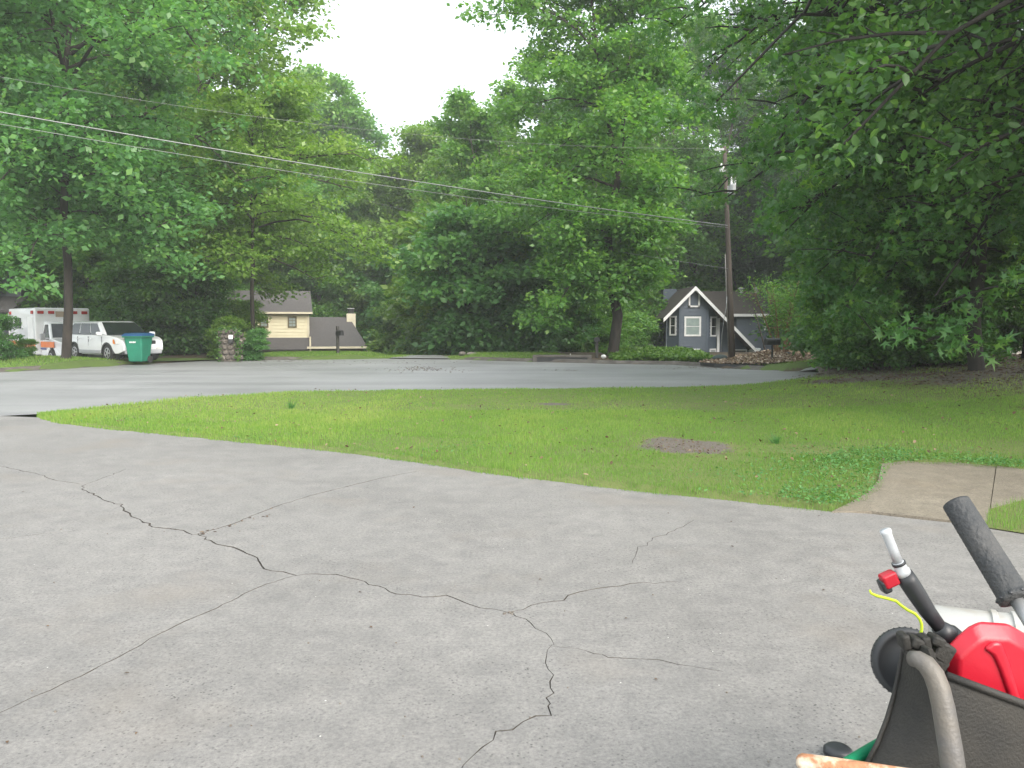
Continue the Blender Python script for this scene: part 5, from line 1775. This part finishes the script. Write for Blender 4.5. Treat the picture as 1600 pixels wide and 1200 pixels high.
C_ = np.column_stack([x_, y_, bed_z(x_, y_) + .025])
a_ = rgn.uniform(0, 6.28, len(x_))
me = leaves_mesh('wood_chips', C_, np.column_stack([np.cos(a_), np.sin(a_), 0 * a_]), .10, rgn, 'oval', .65)
link('wood_chips', me, MT['chip'], None, 'stuff')
sweep(densify([tuple(q) for q in bedf]), [(-.02, 0.02), (.03, .02), (.03, .15), (-.02, .15)]).build('bed_edging', MT['black_metal'], None, kind='structure', fix=True)

# crape myrtle
def crape(loc):
    t = thing('crape_myrtle', 'multi stemmed crape myrtle with smooth tan trunks by the blue grey house', 'tree', loc)
    rgm = np.random.RandomState(61)
    w = Wood()
    C, Dd = [], []
    for i in range(8):
        a = i * .8 + rgm.normal(0, .2)
        p0 = np.array([math.cos(a) * .13, math.sin(a) * .13, -.05])
        top = np.array([math.cos(a) * rgm.uniform(.5, 1.25), math.sin(a) * rgm.uniform(.5, 1.1), rgm.uniform(2.2, 3.0)])
        s_ = np.linspace(0, 1, 7)[:, None]
        P = p0 + (top - p0) * s_ * np.array([1, 1, 1]) - np.array([math.cos(a), math.sin(a), 0]) * .25 * s_ * (1 - s_)
        w.add(P, np.linspace(.055, .012, 7), 7)
        for j in range(9):
            q = P[rgm.randint(3, 7)]
            e = q + np.array([rgm.normal(0, .45), rgm.normal(0, .4), rgm.uniform(-.1, .6)])
            w.add(np.array([q, (q + e) / 2 + [0, 0, .05], e]), np.array([.012, .008, .004]), 4)
            for k in range(3):
                C.append(q + (e - q) * (.4 + .3 * k) + rgm.normal(0, .1, 3))
                Dd.append(e - q)
    C, Dd = np.array(C), np.array(Dd)
    idx = np.repeat(np.arange(len(C)), 17)
    CC = C[idx] + rgm.normal(0, .17, (len(idx), 3))
    link('trunk', w.mesh('crape_trunk'), MT['bark_tan'], t)
    link('crown', leaves_mesh('crape_crown', CC, Dd[idx], .09, rgm, 'diamond', .5), MT['leaf_mid'], t)
p_ = D(1221, 561, 32.4)
crape((p_.x, p_.y, p_.z))
p_ = D(1198, 556, 36)
o = MB().tube([(0, 0, -.1), (-.15, 0, .55), (-.38, 0, 1.3), (-.6, 0, 2.1)], [.045, .04, .032, .02], 7).build('bare_stem', MT['bark'], None, True)
o.location = p_
tag(o, 'bare dark leaning stem in front of the blue grey siding', 'stem')

# leafy ground cover in front of the blue grey house
IV = G2([(958, 567), (985, 566), (1010, 566.5), (1050, 568), (1098, 572.5)])
x_ = rgn.uniform(4.6, 9.2, 26000)
y_ = rgn.uniform(34.0, 41.5, 26000)
hgt_ = .10 + .22 * (vnoise(x_, y_, 1.5, 31) * .5 + .5) * sstep(4.6, 6, x_) * (1 - sstep(8.0, 9.3, x_))
k_ = dist_line(x_, y_, [tuple(q) for q in IV]) > .6
k_ &= (y_ > np.interp(x_, [q[0] for q in IV], [q[1] for q in IV]))
x_, y_, hgt_ = x_[k_], y_[k_], hgt_[k_]
C_ = np.column_stack([x_, y_, H(x_, y_) + hgt_ * rgn.uniform(0, 1, len(x_)) ** .35])
me = leaves_mesh('ivy', C_, rgn.normal(0, 1, C_.shape), .17, rgn, 'diamond', .6)
link('ground_ivy', me, MT['ivy'], None, 'stuff')

# fallen bough and sticks under the right grove
o = MB().tube([D(1413, 591, 19.6) + Vector((0, 0, .02)), D(1425, 585, 19.6), D(1440, 578.5, 19.7), D(1460, 577, 19.8), D(1480, 580, 19.9), D(1492, 588, 20)], [.035, .03, .028, .022, .018, .012], 7).build('fallen_bough', MT['bark_tan'], None, True)
tag(o, 'curved bare fallen bough arching over the ground under the grove', 'branch')
for i, (a, b, r_) in enumerate((((1478, 588), (1436, 500), .07), ((1524, 586), (1475, 505), .09))):
    p0_, p1_ = D(a[0], a[1], 20.5), D(b[0], b[1], 21.2)
    p0_.z = float(H(p0_.x, p0_.y)) - .05
    o = MB().tube([p0_, p0_.lerp(p1_, .5) + Vector((-.08, 0, -.05)), p1_], [r_, r_ * .85, r_ * .6], 8).build('leaning_trunk', MT['bark'], None, True)
    tag(o, ('thinner dark trunk leaning left under the grove', 'thicker dark trunk leaning left against the stout tree')[i], 'trunk')

# ------------------------------------------------------------------ grass, ground cover, litter
def blades(name, x, y, z, h, w, tint, rg_, mat, lean=0.45):
    n = len(x)
    a = rg_.uniform(0, 2 * math.pi, n)
    b = rg_.uniform(0, 2 * math.pi, n)
    lx, ly = np.cos(b) * h * lean * rg_.rand(n), np.sin(b) * h * lean * rg_.rand(n)
    dx, dy = np.cos(a) * w / 2, np.sin(a) * w / 2
    V = np.empty((n, 3, 3), np.float32)
    V[:, 0] = np.column_stack([x - dx, y - dy, z - .01])
    V[:, 1] = np.column_stack([x + dx, y + dy, z - .01])
    V[:, 2] = np.column_stack([x + lx, y + ly, z + h])
    F = np.arange(n * 3).reshape(-1, 3)
    me = np_mesh(name, V.reshape(-1, 3), F, np.repeat(tint, 3))
    return link(name, me, mat, None, 'stuff')

rgn = np.random.RandomState(42)
LP = np.array(LAWN)
def scatter(n, x0, x1, y0, y1):
    return rgn.uniform(x0, x1, n), rgn.uniform(y0, y1, n)
parts = []
for n, y0, y1 in ((300000, 6.3, 9.5), (330000, 9.5, 14.5), (260000, 14.5, 26)):
    x_, y_ = scatter(n, -9.5, 14.5, y0, y1)
    v_ = np.abs(x_) < y_ * .68 + .6
    x_, y_ = x_[v_], y_[v_]
    k_ = in_poly(x_, y_, LAWN)
    # a ragged fringe that creeps over the slab
    edge = dist_line(x_, y_, lawn_near + path_edge)
    k_ |= (edge < .05 + .05 * vnoise(x_, y_, 9, 14)) & (y_ > 6.2)
    x_, y_ = x_[k_], y_[k_]
    s_ = soil(x_, y_)
    patch = vnoise(x_, y_, 1.6, 17)
    k_ = rgn.rand(len(x_)) > np.clip(s_ * 1.15 + np.where(patch < -.4, .4, 0), 0, .985)
    parts.append((x_[k_], y_[k_]))
x_ = np.concatenate([p[0] for p in parts])
y_ = np.concatenate([p[1] for p in parts])
dd = np.hypot(x_, y_)
big = vnoise(x_, y_, .55, 23)
med = vnoise(x_, y_, 2.6, 24)
h_ = (.036 + .016 * med + .010 * big) * rgn.uniform(.5, 1.5, len(x_)) * (1 + .35 * (dist_line(x_, y_, lawn_near) < .25))
w_ = .0052 * np.clip(dd / 8, .8, 2.4)
t_ = np.clip(.40 + .22 * big + .17 * med + rgn.normal(0, .19, len(x_)) + .18 * np.exp(-((y_ - 17) / 4) ** 2), 0, 1)
zz_ = lawn_z(x_, y_)
zz_ = np.where(in_poly(x_, y_, LAWN), zz_ - .05 * (1 - sstep(0, .18, dist_line(x_, y_, lawn_near + path_edge))), 0.0)
blades('grass', x_, y_, zz_, np.maximum(h_, .012), w_, t_, rgn, MT['grass'])

# corner of grass beyond the walkway and the far verges
x_, y_ = scatter(16000, 3.6, 8.5, 5.5, 7.6)
k_ = in_poly(x_, y_, RIGHT_GRASS)
x_, y_ = x_[k_], y_[k_]
blades('grass', x_, y_, 0 * x_ + .012, .05 * rgn.uniform(.5, 1.6, len(x_)), 0 * x_ + .005, np.clip(rgn.normal(.35, .2, len(x_)), 0, 1), rgn, MT['grass'])
x_, y_ = scatter(260000, -30, 11, 25, 46)
k_ = rgn.rand(len(x_)) < yard_grass(x_, y_)
k_ &= ~in_poly(x_, y_, ROAD) & (dist_line(x_, y_, road_far + [(-26, 25.2), (-45, 23.5)]) > .5)
x_, y_ = x_[k_], y_[k_]
blades('grass', x_, y_, H(x_, y_), .07 * rgn.uniform(.4, 1.5, len(x_)), 0 * x_ + .022, np.clip(.5 + .15 * vnoise(x_, y_, .8, 3) + rgn.normal(0, .2, len(x_)), 0, 1), rgn, MT['grass'])

# tufts of taller grass
for i, (px, py, s_) in enumerate(((455, 640, 1.0), (1212, 697, .7))):
    p_ = G(px, py)
    n = 46
    a = rgn.uniform(0, 6.28, n)
    o = blades('grass_tuft', .05 * np.cos(a) * rgn.rand(n), .05 * np.sin(a) * rgn.rand(n), 0 * a, .2 * s_ * rgn.uniform(.5, 1.2, n), 0 * a + .014, np.clip(rgn.normal(.35, .15, n), 0, 1), rgn, MT['clover'], 1.2)
    del o['kind']
    o.location = (p_.x, p_.y, float(lawn_z(p_.x, p_.y)))
    tag(o, ('tall spiky grass tuft standing out of the lawn near the road edge', 'small grass tuft in the shaded part of the lawn')[i], 'grass tuft')

# broad leaved ground cover at the corner by the walkway
cx_, cy_ = G(1310, 762).xy
x_, y_ = scatter(60000, 1.6, 8.2, 6.0, 11.0)
pat = G2([(1215, 785), (1240, 740), (1320, 708), (1400, 705), (1520, 716), (1600, 728), (1600, 738), (1500, 729), (1420, 726), (1386, 731), (1374, 766), (1335, 792), (1297, 800), (1250, 795)])
den = in_poly(x_, y_, pat).astype(float) * .9
den = np.maximum(den, (1 - sstep(0, .9, dist_line(x_, y_, pat + [pat[0]]))) * .22 * in_poly(x_, y_, LAWN))
den *= .45 + .55 * sstep(-.3, .3, vnoise(x_, y_, 4, 51))
k_ = rgn.rand(len(x_)) < den * .72
x_, y_ = x_[k_], y_[k_]
wx, wy = scatter(60000, -7, 9, 7.2, 18)
k_ = in_poly(wx, wy, LAWN) & (rgn.rand(len(wx)) < .30 * sstep(.35, .8, vnoise(wx, wy, 2.2, 71)))
x_, y_ = np.concatenate([x_, wx[k_]]), np.concatenate([y_, wy[k_]])
z_ = np.maximum(lawn_z(x_, y_), 0.01) + .012 + .055 * rgn.rand(len(x_)) ** .7 * (.6 + .4 * vnoise(x_, y_, 5, 52))
me = leaves_mesh('ground_cover', np.column_stack([x_, y_, z_]), rgn.normal(0, 1, (len(x_), 3)), .030, rgn, 'oval', .7, np.clip(rgn.normal(.5, .25, len(x_)), 0, 1))
link('ground_cover', me, MT['clover'], None, 'stuff')

# leaf litter: dark debris on the road, dry bits on the driveway and in the grove
L_ = []
for cx, cy, sx_, sy_, n in ((668, 577, 36, 2.2, 120), (650, 574, 12, 1, 40), (880, 578, 14, 1, 14), (1275, 592, 14, 3, 160), (600, 566, 90, 1.5, 60), (1120, 574, 60, 1.3, 120), (440, 564, 40, .8, 60)):
    for _ in range(n):
        L_.append(G(rgn.normal(cx, sx_), rgn.normal(cy, sy_), .012))
for _ in range(26):
    q = G(rgn.uniform(0, 1400), rgn.uniform(700, 1190), .006)
    L_.append(q)
for _ in range(26):
    k_ = rgn.rand()
    L_.insert(0, G(312 + 150 * k_ ** 2, 832 - 42 * k_ ** 2 + rgn.normal(1.5, 1.2), .004))
C_ = np.array([tuple(q) for q in L_])
sz_ = np.concatenate([np.full(26, .3), np.full(len(L_) - 52, 1.0), np.full(26, .22)])
me = leaves_mesh('leaf_litter', C_, rgn.normal(0, 1, C_.shape), .085 * sz_, rgn, 'oval', .93, np.clip(rgn.normal(.25, .25, len(C_)), 0, 1), 0)
link('leaf_litter', me, MT['litter'], None, 'stuff')
x_, y_ = scatter(15000, 7, 17, 12.5, 25)
k_ = (rgn.rand(len(x_)) < np.clip(soil(x_, y_), 0, 1) * .8) & in_poly(x_, y_, LAWN)
x_, y_ = x_[k_], y_[k_]
me = leaves_mesh('leaf_litter', np.column_stack([x_, y_, lawn_z(x_, y_) + .012]), rgn.normal(0, 1, (len(x_), 3)), .085, rgn, 'oval', .85, np.clip(rgn.normal(.2, .2, len(x_)), 0, 1), 0)
link('leaf_litter', me, MT['litter'], None, 'stuff')
x_, y_ = rgn.normal(c1.x, .45, 350), rgn.normal(c1.y, .45, 350)
me = leaves_mesh('soil_crumbs', np.column_stack([x_, y_, lawn_z(x_, y_) + .006]), rgn.normal(0, 1, (len(x_), 3)), .03, rgn, 'oval', .7, np.clip(rgn.normal(.3, .25, len(x_)), 0, 1), 0)
link('soil_crumbs', me, MT['litter'], None, 'stuff')
x_, y_ = scatter(900, -8, 10, 7, 20)
k_ = in_poly(x_, y_, LAWN)
x_, y_ = x_[k_], y_[k_]
me = leaves_mesh('leaf_litter', np.column_stack([x_, y_, lawn_z(x_, y_) + .045]), rgn.normal(0, 1, (len(x_), 3)), .05, rgn, 'oval', .7, np.clip(rgn.normal(.5, .3, len(x_)), 0, 1), 0)
link('leaf_litter', me, MT['litter'], None, 'stuff')
# pale chips lying on the driveway
mb = MB()
for _ in range(30):
    q = G(rgn.uniform(0, 1350), rgn.uniform(720, 1190), .002)
    mb.rock(q, tuple(rgn.uniform(.005, .014, 3)), rgn.randint(999), .15, 1)
for _ in range(8):
    q = G(rgn.normal(798, 6), rgn.normal(957, 2), .003)
    mb.rock(q, tuple(rgn.uniform(.008, .018, 3)), rgn.randint(999), .15, 1)
mb.build('stone_chips', MT['stone_pale'], None, kind='stuff')

# ------------------------------------------------------------------ things at the lower right corner
MT['red_plastic'] = M('red_plastic', (0.43, 0.010, 0.026), (0.36, 0.008, 0.02), 5, 0.33, bump=.05, bscale=60)
MT['black_plastic'] = M('black_plastic', (0.02, 0.022, 0.026), (0.032, 0.034, 0.038), 14, 0.42)
MT['milky_plastic'] = M('milky_plastic', (0.5, 0.52, 0.54), (0.42, 0.44, 0.46), 20, 0.35)
MT['tub_plastic'] = M('tub_plastic', (0.015, 0.0145, 0.013), (0.026, 0.024, 0.02), 11, 0.65, bump=.25, bscale=160)
MT['tube_grey'] = M('tube_grey', (0.10, 0.096, 0.092), (0.125, 0.112, 0.094), 16, 0.5, bump=.15, bscale=120)
MT['bucket_white'] = M('bucket_white', (0.37, 0.37, 0.355), (0.25, 0.205, 0.15), 6, 0.5, lo=.5, hi=.75)
MT['foam'] = M('rubber_grip', (0.04, 0.043, 0.046), (0.085, 0.083, 0.08), 9, 0.7, bump=.5, bscale=90, lo=.45, hi=.75)
MT['rust'] = M('rust_flaking_paint', (0.62, 0.54, 0.42), (0.34, 0.16, 0.08), 24, 0.75, bump=.4, bscale=60, lo=.42, hi=.56)
MT['lime'] = M('lime_cord', (0.48, 0.62, 0.02), (0.36, 0.5, 0.02), 10, 0.5)
MT['hose_green'] = M('green_plastic', (0.01, 0.22, 0.10), (0.008, 0.16, 0.08), 8, 0.4)

# dark tub
yL, yT, yR = 1.74, 1.56, 1.60
left = [D(px, py, yL - .10 * i / 6) for i, (px, py) in enumerate([(1412, 996), (1409, 1020), (1404, 1050), (1396, 1085), (1385, 1122), (1370, 1160), (1350, 1198)])]
mid_ = [D(px, py, yT - .02 * i / 6) for i, (px, py) in enumerate([(1450, 1014), (1460, 1045), (1470, 1075), (1478, 1105), (1485, 1140), (1491, 1170), (1496, 1200)])]
right = [D(px, py, yR) for px, py in [(1690, 1140), (1690, 1152), (1690, 1164), (1690, 1175), (1690, 1186), (1690, 1197), (1690, 1210)]]
rback = [q + Vector((.06, .42, -.1)) for q in right]
lback = [q + Vector((.27 + .025 * i, .32, -.16)) for i, q in enumerate(left)]
# a corner at the second point where the long rim starts
mid2 = [D(px, py, yT + .015 - .02 * i / 6) for i, (px, py) in enumerate([(1478, 1058), (1482, 1075), (1486, 1092), (1490, 1112), (1494, 1140), (1498, 1170), (1503, 1200)])]
cols = [left, mid_, mid2, [a.lerp(b, .5) + Vector((0, -.015, .006)) for a, b in zip(mid2, right)], right, rback, lback]
for c in cols:
    last = c[-1]
    d_ = (c[-1] - c[-2])
    k = 0 if d_.z == 0 else min(.25, .25)
    c.append(Vector((last.x + d_.x * .6, last.y + d_.y * .6, last.z * .45)))
    c.append(Vector((last.x + d_.x * .6 + .01, last.y + d_.y * .6, .02)))
nr = len(cols[0])
vs_ = [q for c in cols for q in c]
fs_ = []
nc = len(cols)
for c in range(nc):
    c2 = (c + 1) % nc
    for r in range(nr - 1):
        fs_.append((c * nr + r, c * nr + r + 1, c2 * nr + r + 1, c2 * nr + r))
fs_.append(tuple(c * nr + nr - 1 for c in range(nc)))
tub = thing('tub', 'worn dark grey plastic tub with a grey tube handle holding the red fuel can', 'tub')
mb = MB()
mb.add(vs_, fs_)
o = mb.build('shell', MT['tub_plastic'], tub, fix=True)
sm = o.modifiers.new('thick', 'SOLIDIFY')
sm.thickness = .012
sm.offset = -1
bm_ = o.modifiers.new('bevel', 'BEVEL')
bm_.width = .006
bm_.segments = 2
bm_.limit_method = 'ANGLE'
bm_.angle_limit = rad(30)
o.data.polygons.foreach_set('use_smooth', [True] * len(o.data.polygons))
MB().tube([c[0] + Vector((0, 0, .004)) for c in cols[2:6]], .0085, 8).build('rim', MT['tub_plastic'], tub, True)
MB().tube([q + Vector((-.001, -.004, 0)) for q in left[:7]], .005, 8).build('edge_bead', MT['tub_plastic'], tub, True)
# grey tube handle
tp = [(1424, 1029), (1434, 1030), (1447, 1038), (1459, 1054), (1467, 1075), (1474, 1105), (1480, 1140), (1485, 1170), (1490, 1205), (1498, 1260)]
pts_ = [D(a, b, 1.50 - .012 * i) for i, (a, b) in enumerate(tp)]
MB().tube(pts_ + [Vector((pts_[-1].x + .01, pts_[-1].y, .05))], [.0145, .0165, .018, .019, .0195, .02, .0205, .021, .021, .021, .021], 14).build('tube_handle', MT['tube_grey'], tub, True)
# lugs on the rim
for k, (px, py, w_, h_) in enumerate(((1412, 1001, 13, 26), (1430, 1003, 22, 18), (1444, 1006, 14, 30), (1462, 1000, 22, 16), (1470, 1018, 30, 34), (1437, 1020, 44, 16), (1456, 1034, 40, 30))):
    c_ = D(px, py, 1.63)
    m_ = 1.63 / FPX
    MB().box(c_, (w_ * m_, .035, h_ * m_), (0, rad((-12, 20, -10, 24, 30, 8, 35)[k]), 0)).build('lug', MT['tub_plastic'], tub, bevel=.006, seg=3)
# wheel behind the tub
wc = D(1419, 1036, 1.86)
wr = 55 * 1.86 / FPX
wa = Vector((-.22, -.93, .28)).normalized()
wo_ = MB().lathe([(wr * .3, -.02), (wr * .93, -.02), (wr, -.012), (wr, .012), (wr * .95, .02), (wr * .86, .024), (wr * .80, .012), (wr * .45, .008), (wr * .3, .016), (wr * .1, .02)], 40, wc, wa).build('wheel', MT['dark_plastic'], tub, True)
for k in range(40):
    a = k * 2 * math.pi / 40
    u_ = wa.orthogonal().normalized()
    v_ = wa.cross(u_)
    if k == 0:
        tread = MB()
    tread.box(wc + (u_ * math.cos(a) + v_ * math.sin(a)) * wr, (.004, .002, .012), tuple(Matrix((u_ * math.cos(a) + v_ * math.sin(a), -u_ * math.sin(a) + v_ * math.cos(a), wa)).transposed().to_euler()))
tread.build('tread', MT['dark_plastic'], wo_)
MB().tube([wc + wa * -.01, D(1455, 1020, 1.70)], .012, 8).build('axle', MT['tub_plastic'], tub, True)

# red fuel can
fc = thing('fuel_can', 'red plastic fuel can with a black spout lying in the dark tub', 'fuel can', tuple(D(1540, 1080, 1.80)))
base = Vector(fc.location)
yf, yb_ = 1.66, 1.86
def L(px, py, y):
    return D(px, py, y) - base
outline = [(1480, 1016), (1497, 998), (1514, 984), (1531, 976), (1576, 979), (1606, 996), (1650, 1040), (1672, 1120), (1672, 1190), (1500, 1130), (1484, 1090), (1479, 1050)]
fr = [L(a, b, yf) for a, b in outline]
cen = sum(fr, Vector()) / len(fr)
# front face is smaller: chamfered shoulder towards the viewer
front = [cen + (q - cen) * .80 + Vector((.006, -.004, -.01)) for q in fr]
bk = [q + Vector((.01, .02, 0)) for q in fr]
bk2 = [cen + (q - cen) * .92 + Vector((.125, yb_ - yf, -.085)) for q in fr]
n = len(fr)
mb = MB()
rings = [front, bk, bk2]
mb.add([q for r in rings for q in r], [tuple(range(n)), tuple(2 * n + i for i in reversed(range(n)))] + [(r * n + i, r * n + (i + 1) % n, (r + 1) * n + (i + 1) % n, (r + 1) * n + i) for r in range(2) for i in range(n)])
mb.build('body', MT['red_plastic'], fc, bevel=.007, seg=3, fix=True)
rp = [L(a, b, yf - .012) for a, b in ((1538, 1016), (1552, 1004), (1566, 1004), (1580, 1040), (1606, 1125), (1588, 1120), (1562, 1046), (1553, 1026))]
MB().prism(rp, (0.004, .03, 0)).build('rib', MT['red_plastic'], fc, bevel=.009, seg=4, fix=True)
ys = 1.72
MB().tube([L(1494, 1004, ys + .02), L(1483, 994, ys), L(1474, 986, ys), L(1466, 979, ys)], [.026, .024, .021, .017], 20).build('spout_cap', MT['black_plastic'], fc, True)
MB().tube([L(1486, 999, ys + .004), L(1480, 994, ys + .002)], [.029, .029], 20).build('cap_ring', MT['black_plastic'], fc, True)
MB().tube([L(1470, 982, ys), L(1450, 956, ys), L(1432, 928, ys), L(1419, 908, ys), L(1412, 897, ys)], [.015, .0175, .020, .0205, .019], 20).build('spout', MT['black_plastic'], fc, True)
MB().tube([L(1412, 898, ys), L(1409, 891, ys), L(1408, 889, ys), L(1404, 880, ys), L(1403, 878, ys)], [.0172, .0165, .0135, .0130, .012], 20).build('spout_collar', MT['milky_plastic'], fc, True)
MB().tube([L(1405, 882, ys), L(1403.5, 878.5, ys)], [.0148, .0148], 20).build('spout_ring', MT['black_plastic'], fc, True)
MB().tube([L(1403, 878, ys), L(1394, 856, ys), L(1386, 836, ys), L(1384.5, 832, ys), L(1383, 828, ys)], [.0105, .0105, .0108, .0122, .0118], 18).build('nozzle', MT['milky_plastic'], fc, True)
c_ = L(1389, 905, ys)
MB().box(c_, (.034, .028, .032), (0, rad(-25), 0)).build('trigger', MT['red_plastic'], fc, bevel=.006, seg=3)
MB().box(L(1382, 915, ys + .004), (.02, .03, .03), (0, rad(-25), 0)).build('trigger_guard', MT['black_plastic'], fc, bevel=.006, seg=3)
MB().tube([L(1398, 905, ys + .002), L(1384, 913, ys + .002)], .011, 8).build('trigger_mount', MT['black_plastic'], fc, True)

# lime cord hung on the spout
cp = [(1359, 922), (1361, 927), (1370, 931), (1386, 935), (1400, 939), (1408, 946), (1418, 953), (1430, 959), (1437, 967), (1440, 975), (1440, 984), (1436, 1000), (1425, 1030)]
o = MB().tube([D(a, b, 1.685 + .0 * i) for i, (a, b) in enumerate(cp)], [.0022, .0026] + [.0032] * (len(cp) - 2), 8).build('cord', MT['lime'], None, True)
tag(o, 'lime yellow plastic cord draped over the black spout', 'cord')

# white bucket on its side
bc = Vector((.90, -.44, .02)).normalized()
bo = D(1452, 1040, 2.24)
R0 = .172
prof = [(R0 * .9, 0), (R0 * .97, .004), (R0, .016), (R0, .15), (R0 * 1.035, .152), (R0 * 1.035, .165), (R0 * 1.005, .168), (R0 * 1.01, .20), (R0 * 1.045, .202), (R0 * 1.045, .214), (R0 * 1.01, .217), (R0 * 1.02, .36), (R0 * .98, .362)]
bk_ = thing('bucket', 'dirty white plastic bucket lying on its side behind the red fuel can', 'bucket', tuple(bo))
MB().lathe(prof, 48, (0, 0, 0), bc).build('body', MT['bucket_white'], bk_, True)
MB().lathe([(R0 * 1.05, .345), (R0 * 1.07, .35), (R0 * 1.07, .365), (R0 * 1.04, .37)], 48, (0, 0, 0), bc).build('rim', MT['bucket_white'], bk_, True)
for m_ in list(bk_.children):
    md = m_.modifiers.new('es', 'EDGE_SPLIT')
    md.split_angle = rad(40)
# the plank it lies on
pl = thing('sawhorse', 'rough wooden sawhorse under the white bucket', 'sawhorse', (bo.x + .30, bo.y - .14, 0), math.atan2(bc.y, bc.x))
hz = bo.z - R0 * 1.05
MB().box((0, 0, hz - .02), (.42, .2, .04)).build('plank', MT['weathered_wood'], pl)
for a in (-1, 1):
    for b in (-1, 1):
        MB().box((a * .16, b * .07, (hz - .04) / 2), (.045, .045, hz - .04)).build('leg', MT['weathered_wood'], pl)

# hand truck: only its thick black grip is seen
ht_ = thing('hand_truck', 'black ribbed rubber grip of a hand truck pointing up above the white bucket', 'hand truck')
ga, gb = D(1494, 786, 1.62), D(1582, 928, 1.48)
dv = (gb - ga).normalized()
pr = []
ln = (gb - ga).length
N_ = 40
for i in range(N_ + 1):
    s_ = i / N_
    pr.append((.0268 + .0004 * (i % 2) + .0015 * s_, s_ * ln))
MB().lathe([(.012, -.003), (.022, -.002), (.0255, .002)] + pr + [(.031, ln + .001), (.031, ln + .012), (.02, ln + .014)], 28, ga, dv).build('grip', MT['foam'], ht_, True)
for k in range(9):
    a = k * 2 * math.pi / 9
    u_ = dv.orthogonal().normalized()
    v_ = dv.cross(u_)
    c_ = gb + dv * .005 + (u_ * math.cos(a) + v_ * math.sin(a)) * .0295
    MB().rock(c_, (.010, .010, .008), k, 0, 1).build('grip_stud', MT['black_plastic'], ht_, True)
e1_ = gb + dv * .16
MB().tube([gb - dv * .02, e1_, Vector((e1_.x + .06, e1_.y - .02, e1_.z - .25)), Vector((e1_.x + .08, e1_.y, .03))], .013, 10).build('frame', MT['galv'], ht_, True)
MB().box((e1_.x + .1, e1_.y + .02, .02), (.3, .3, .03)).build('toe_plate', MT['galv'], ht_)

# rusty pipe at the very bottom
rp_ = thing('rusty_stand', 'rusty pipe end with flaking white paint at the bottom edge', 'pipe')
ra_, rb_ = D(1247, 1190, 1.22), D(1440, 1219, 1.16)
dv = (rb_ - ra_).normalized()
ex = rb_ + dv * .35
MB().tube([ra_ - dv * .003, ra_, ra_ + dv * .006, ra_ + dv * .05, rb_, ex], [.005, .010, .0135, .0142, .0142, .0142], 18).build('bar', MT['rust'], rp_, True)
MB().tube([ex - dv * .02, Vector((ex.x + .02, ex.y, .01))], .014, 12).build('leg', MT['rust'], rp_, True)
MB().tube([Vector((rb_.x + .1, rb_.y + .01, rb_.z - .01)), Vector((rb_.x + .1, rb_.y + .2, .01))], .014, 12).build('leg', MT['rust'], rp_, True)

# green stake between pipe and tub
ha, hb_ = D(1300, 1206, 1.62), D(1420, 1140, 1.84)
dv = (hb_ - ha).normalized()
o = MB().tube([Vector((ha.x - .10, ha.y - .14, 0.0)), ha - dv * .03, ha, ha.lerp(hb_, .5), hb_], [.012, .012, .012, .0155, .017], 12).build('green_pole', MT['hose_green'], None, True)
tag(o, 'green plastic pole end slanting out behind the dark tub', 'pole')
p_ = G(1309, 1180)
o = MB().lathe([(.04, 0), (.05, .006), (.05, .022), (.04, .03), (.02, .032)], 24).build('black_cap', MT['black_plastic'], None, True)
o.location = (p_.x, p_.y, 0.001)
tag(o, 'small round black cap lying on the driveway by the green pole', 'cap')

# ------------------------------------------------------------------ HAZE
mb = MB()
mb.box((0, 120, 14.0), (520, 400, 40.0))
hm, nt, n, l, out = _base('haze_air')
pv = n.new('ShaderNodeVolumePrincipled')
pv.inputs['Color'].default_value = (0.95, 0.98, 1.0, 1)
pv.inputs['Density'].default_value = 0.0010
pv.inputs['Anisotropy'].default_value = 0.2
l.new(pv.outputs[0], out.inputs['Volume'])
mb.build('haze', hm, None, kind='stuff')
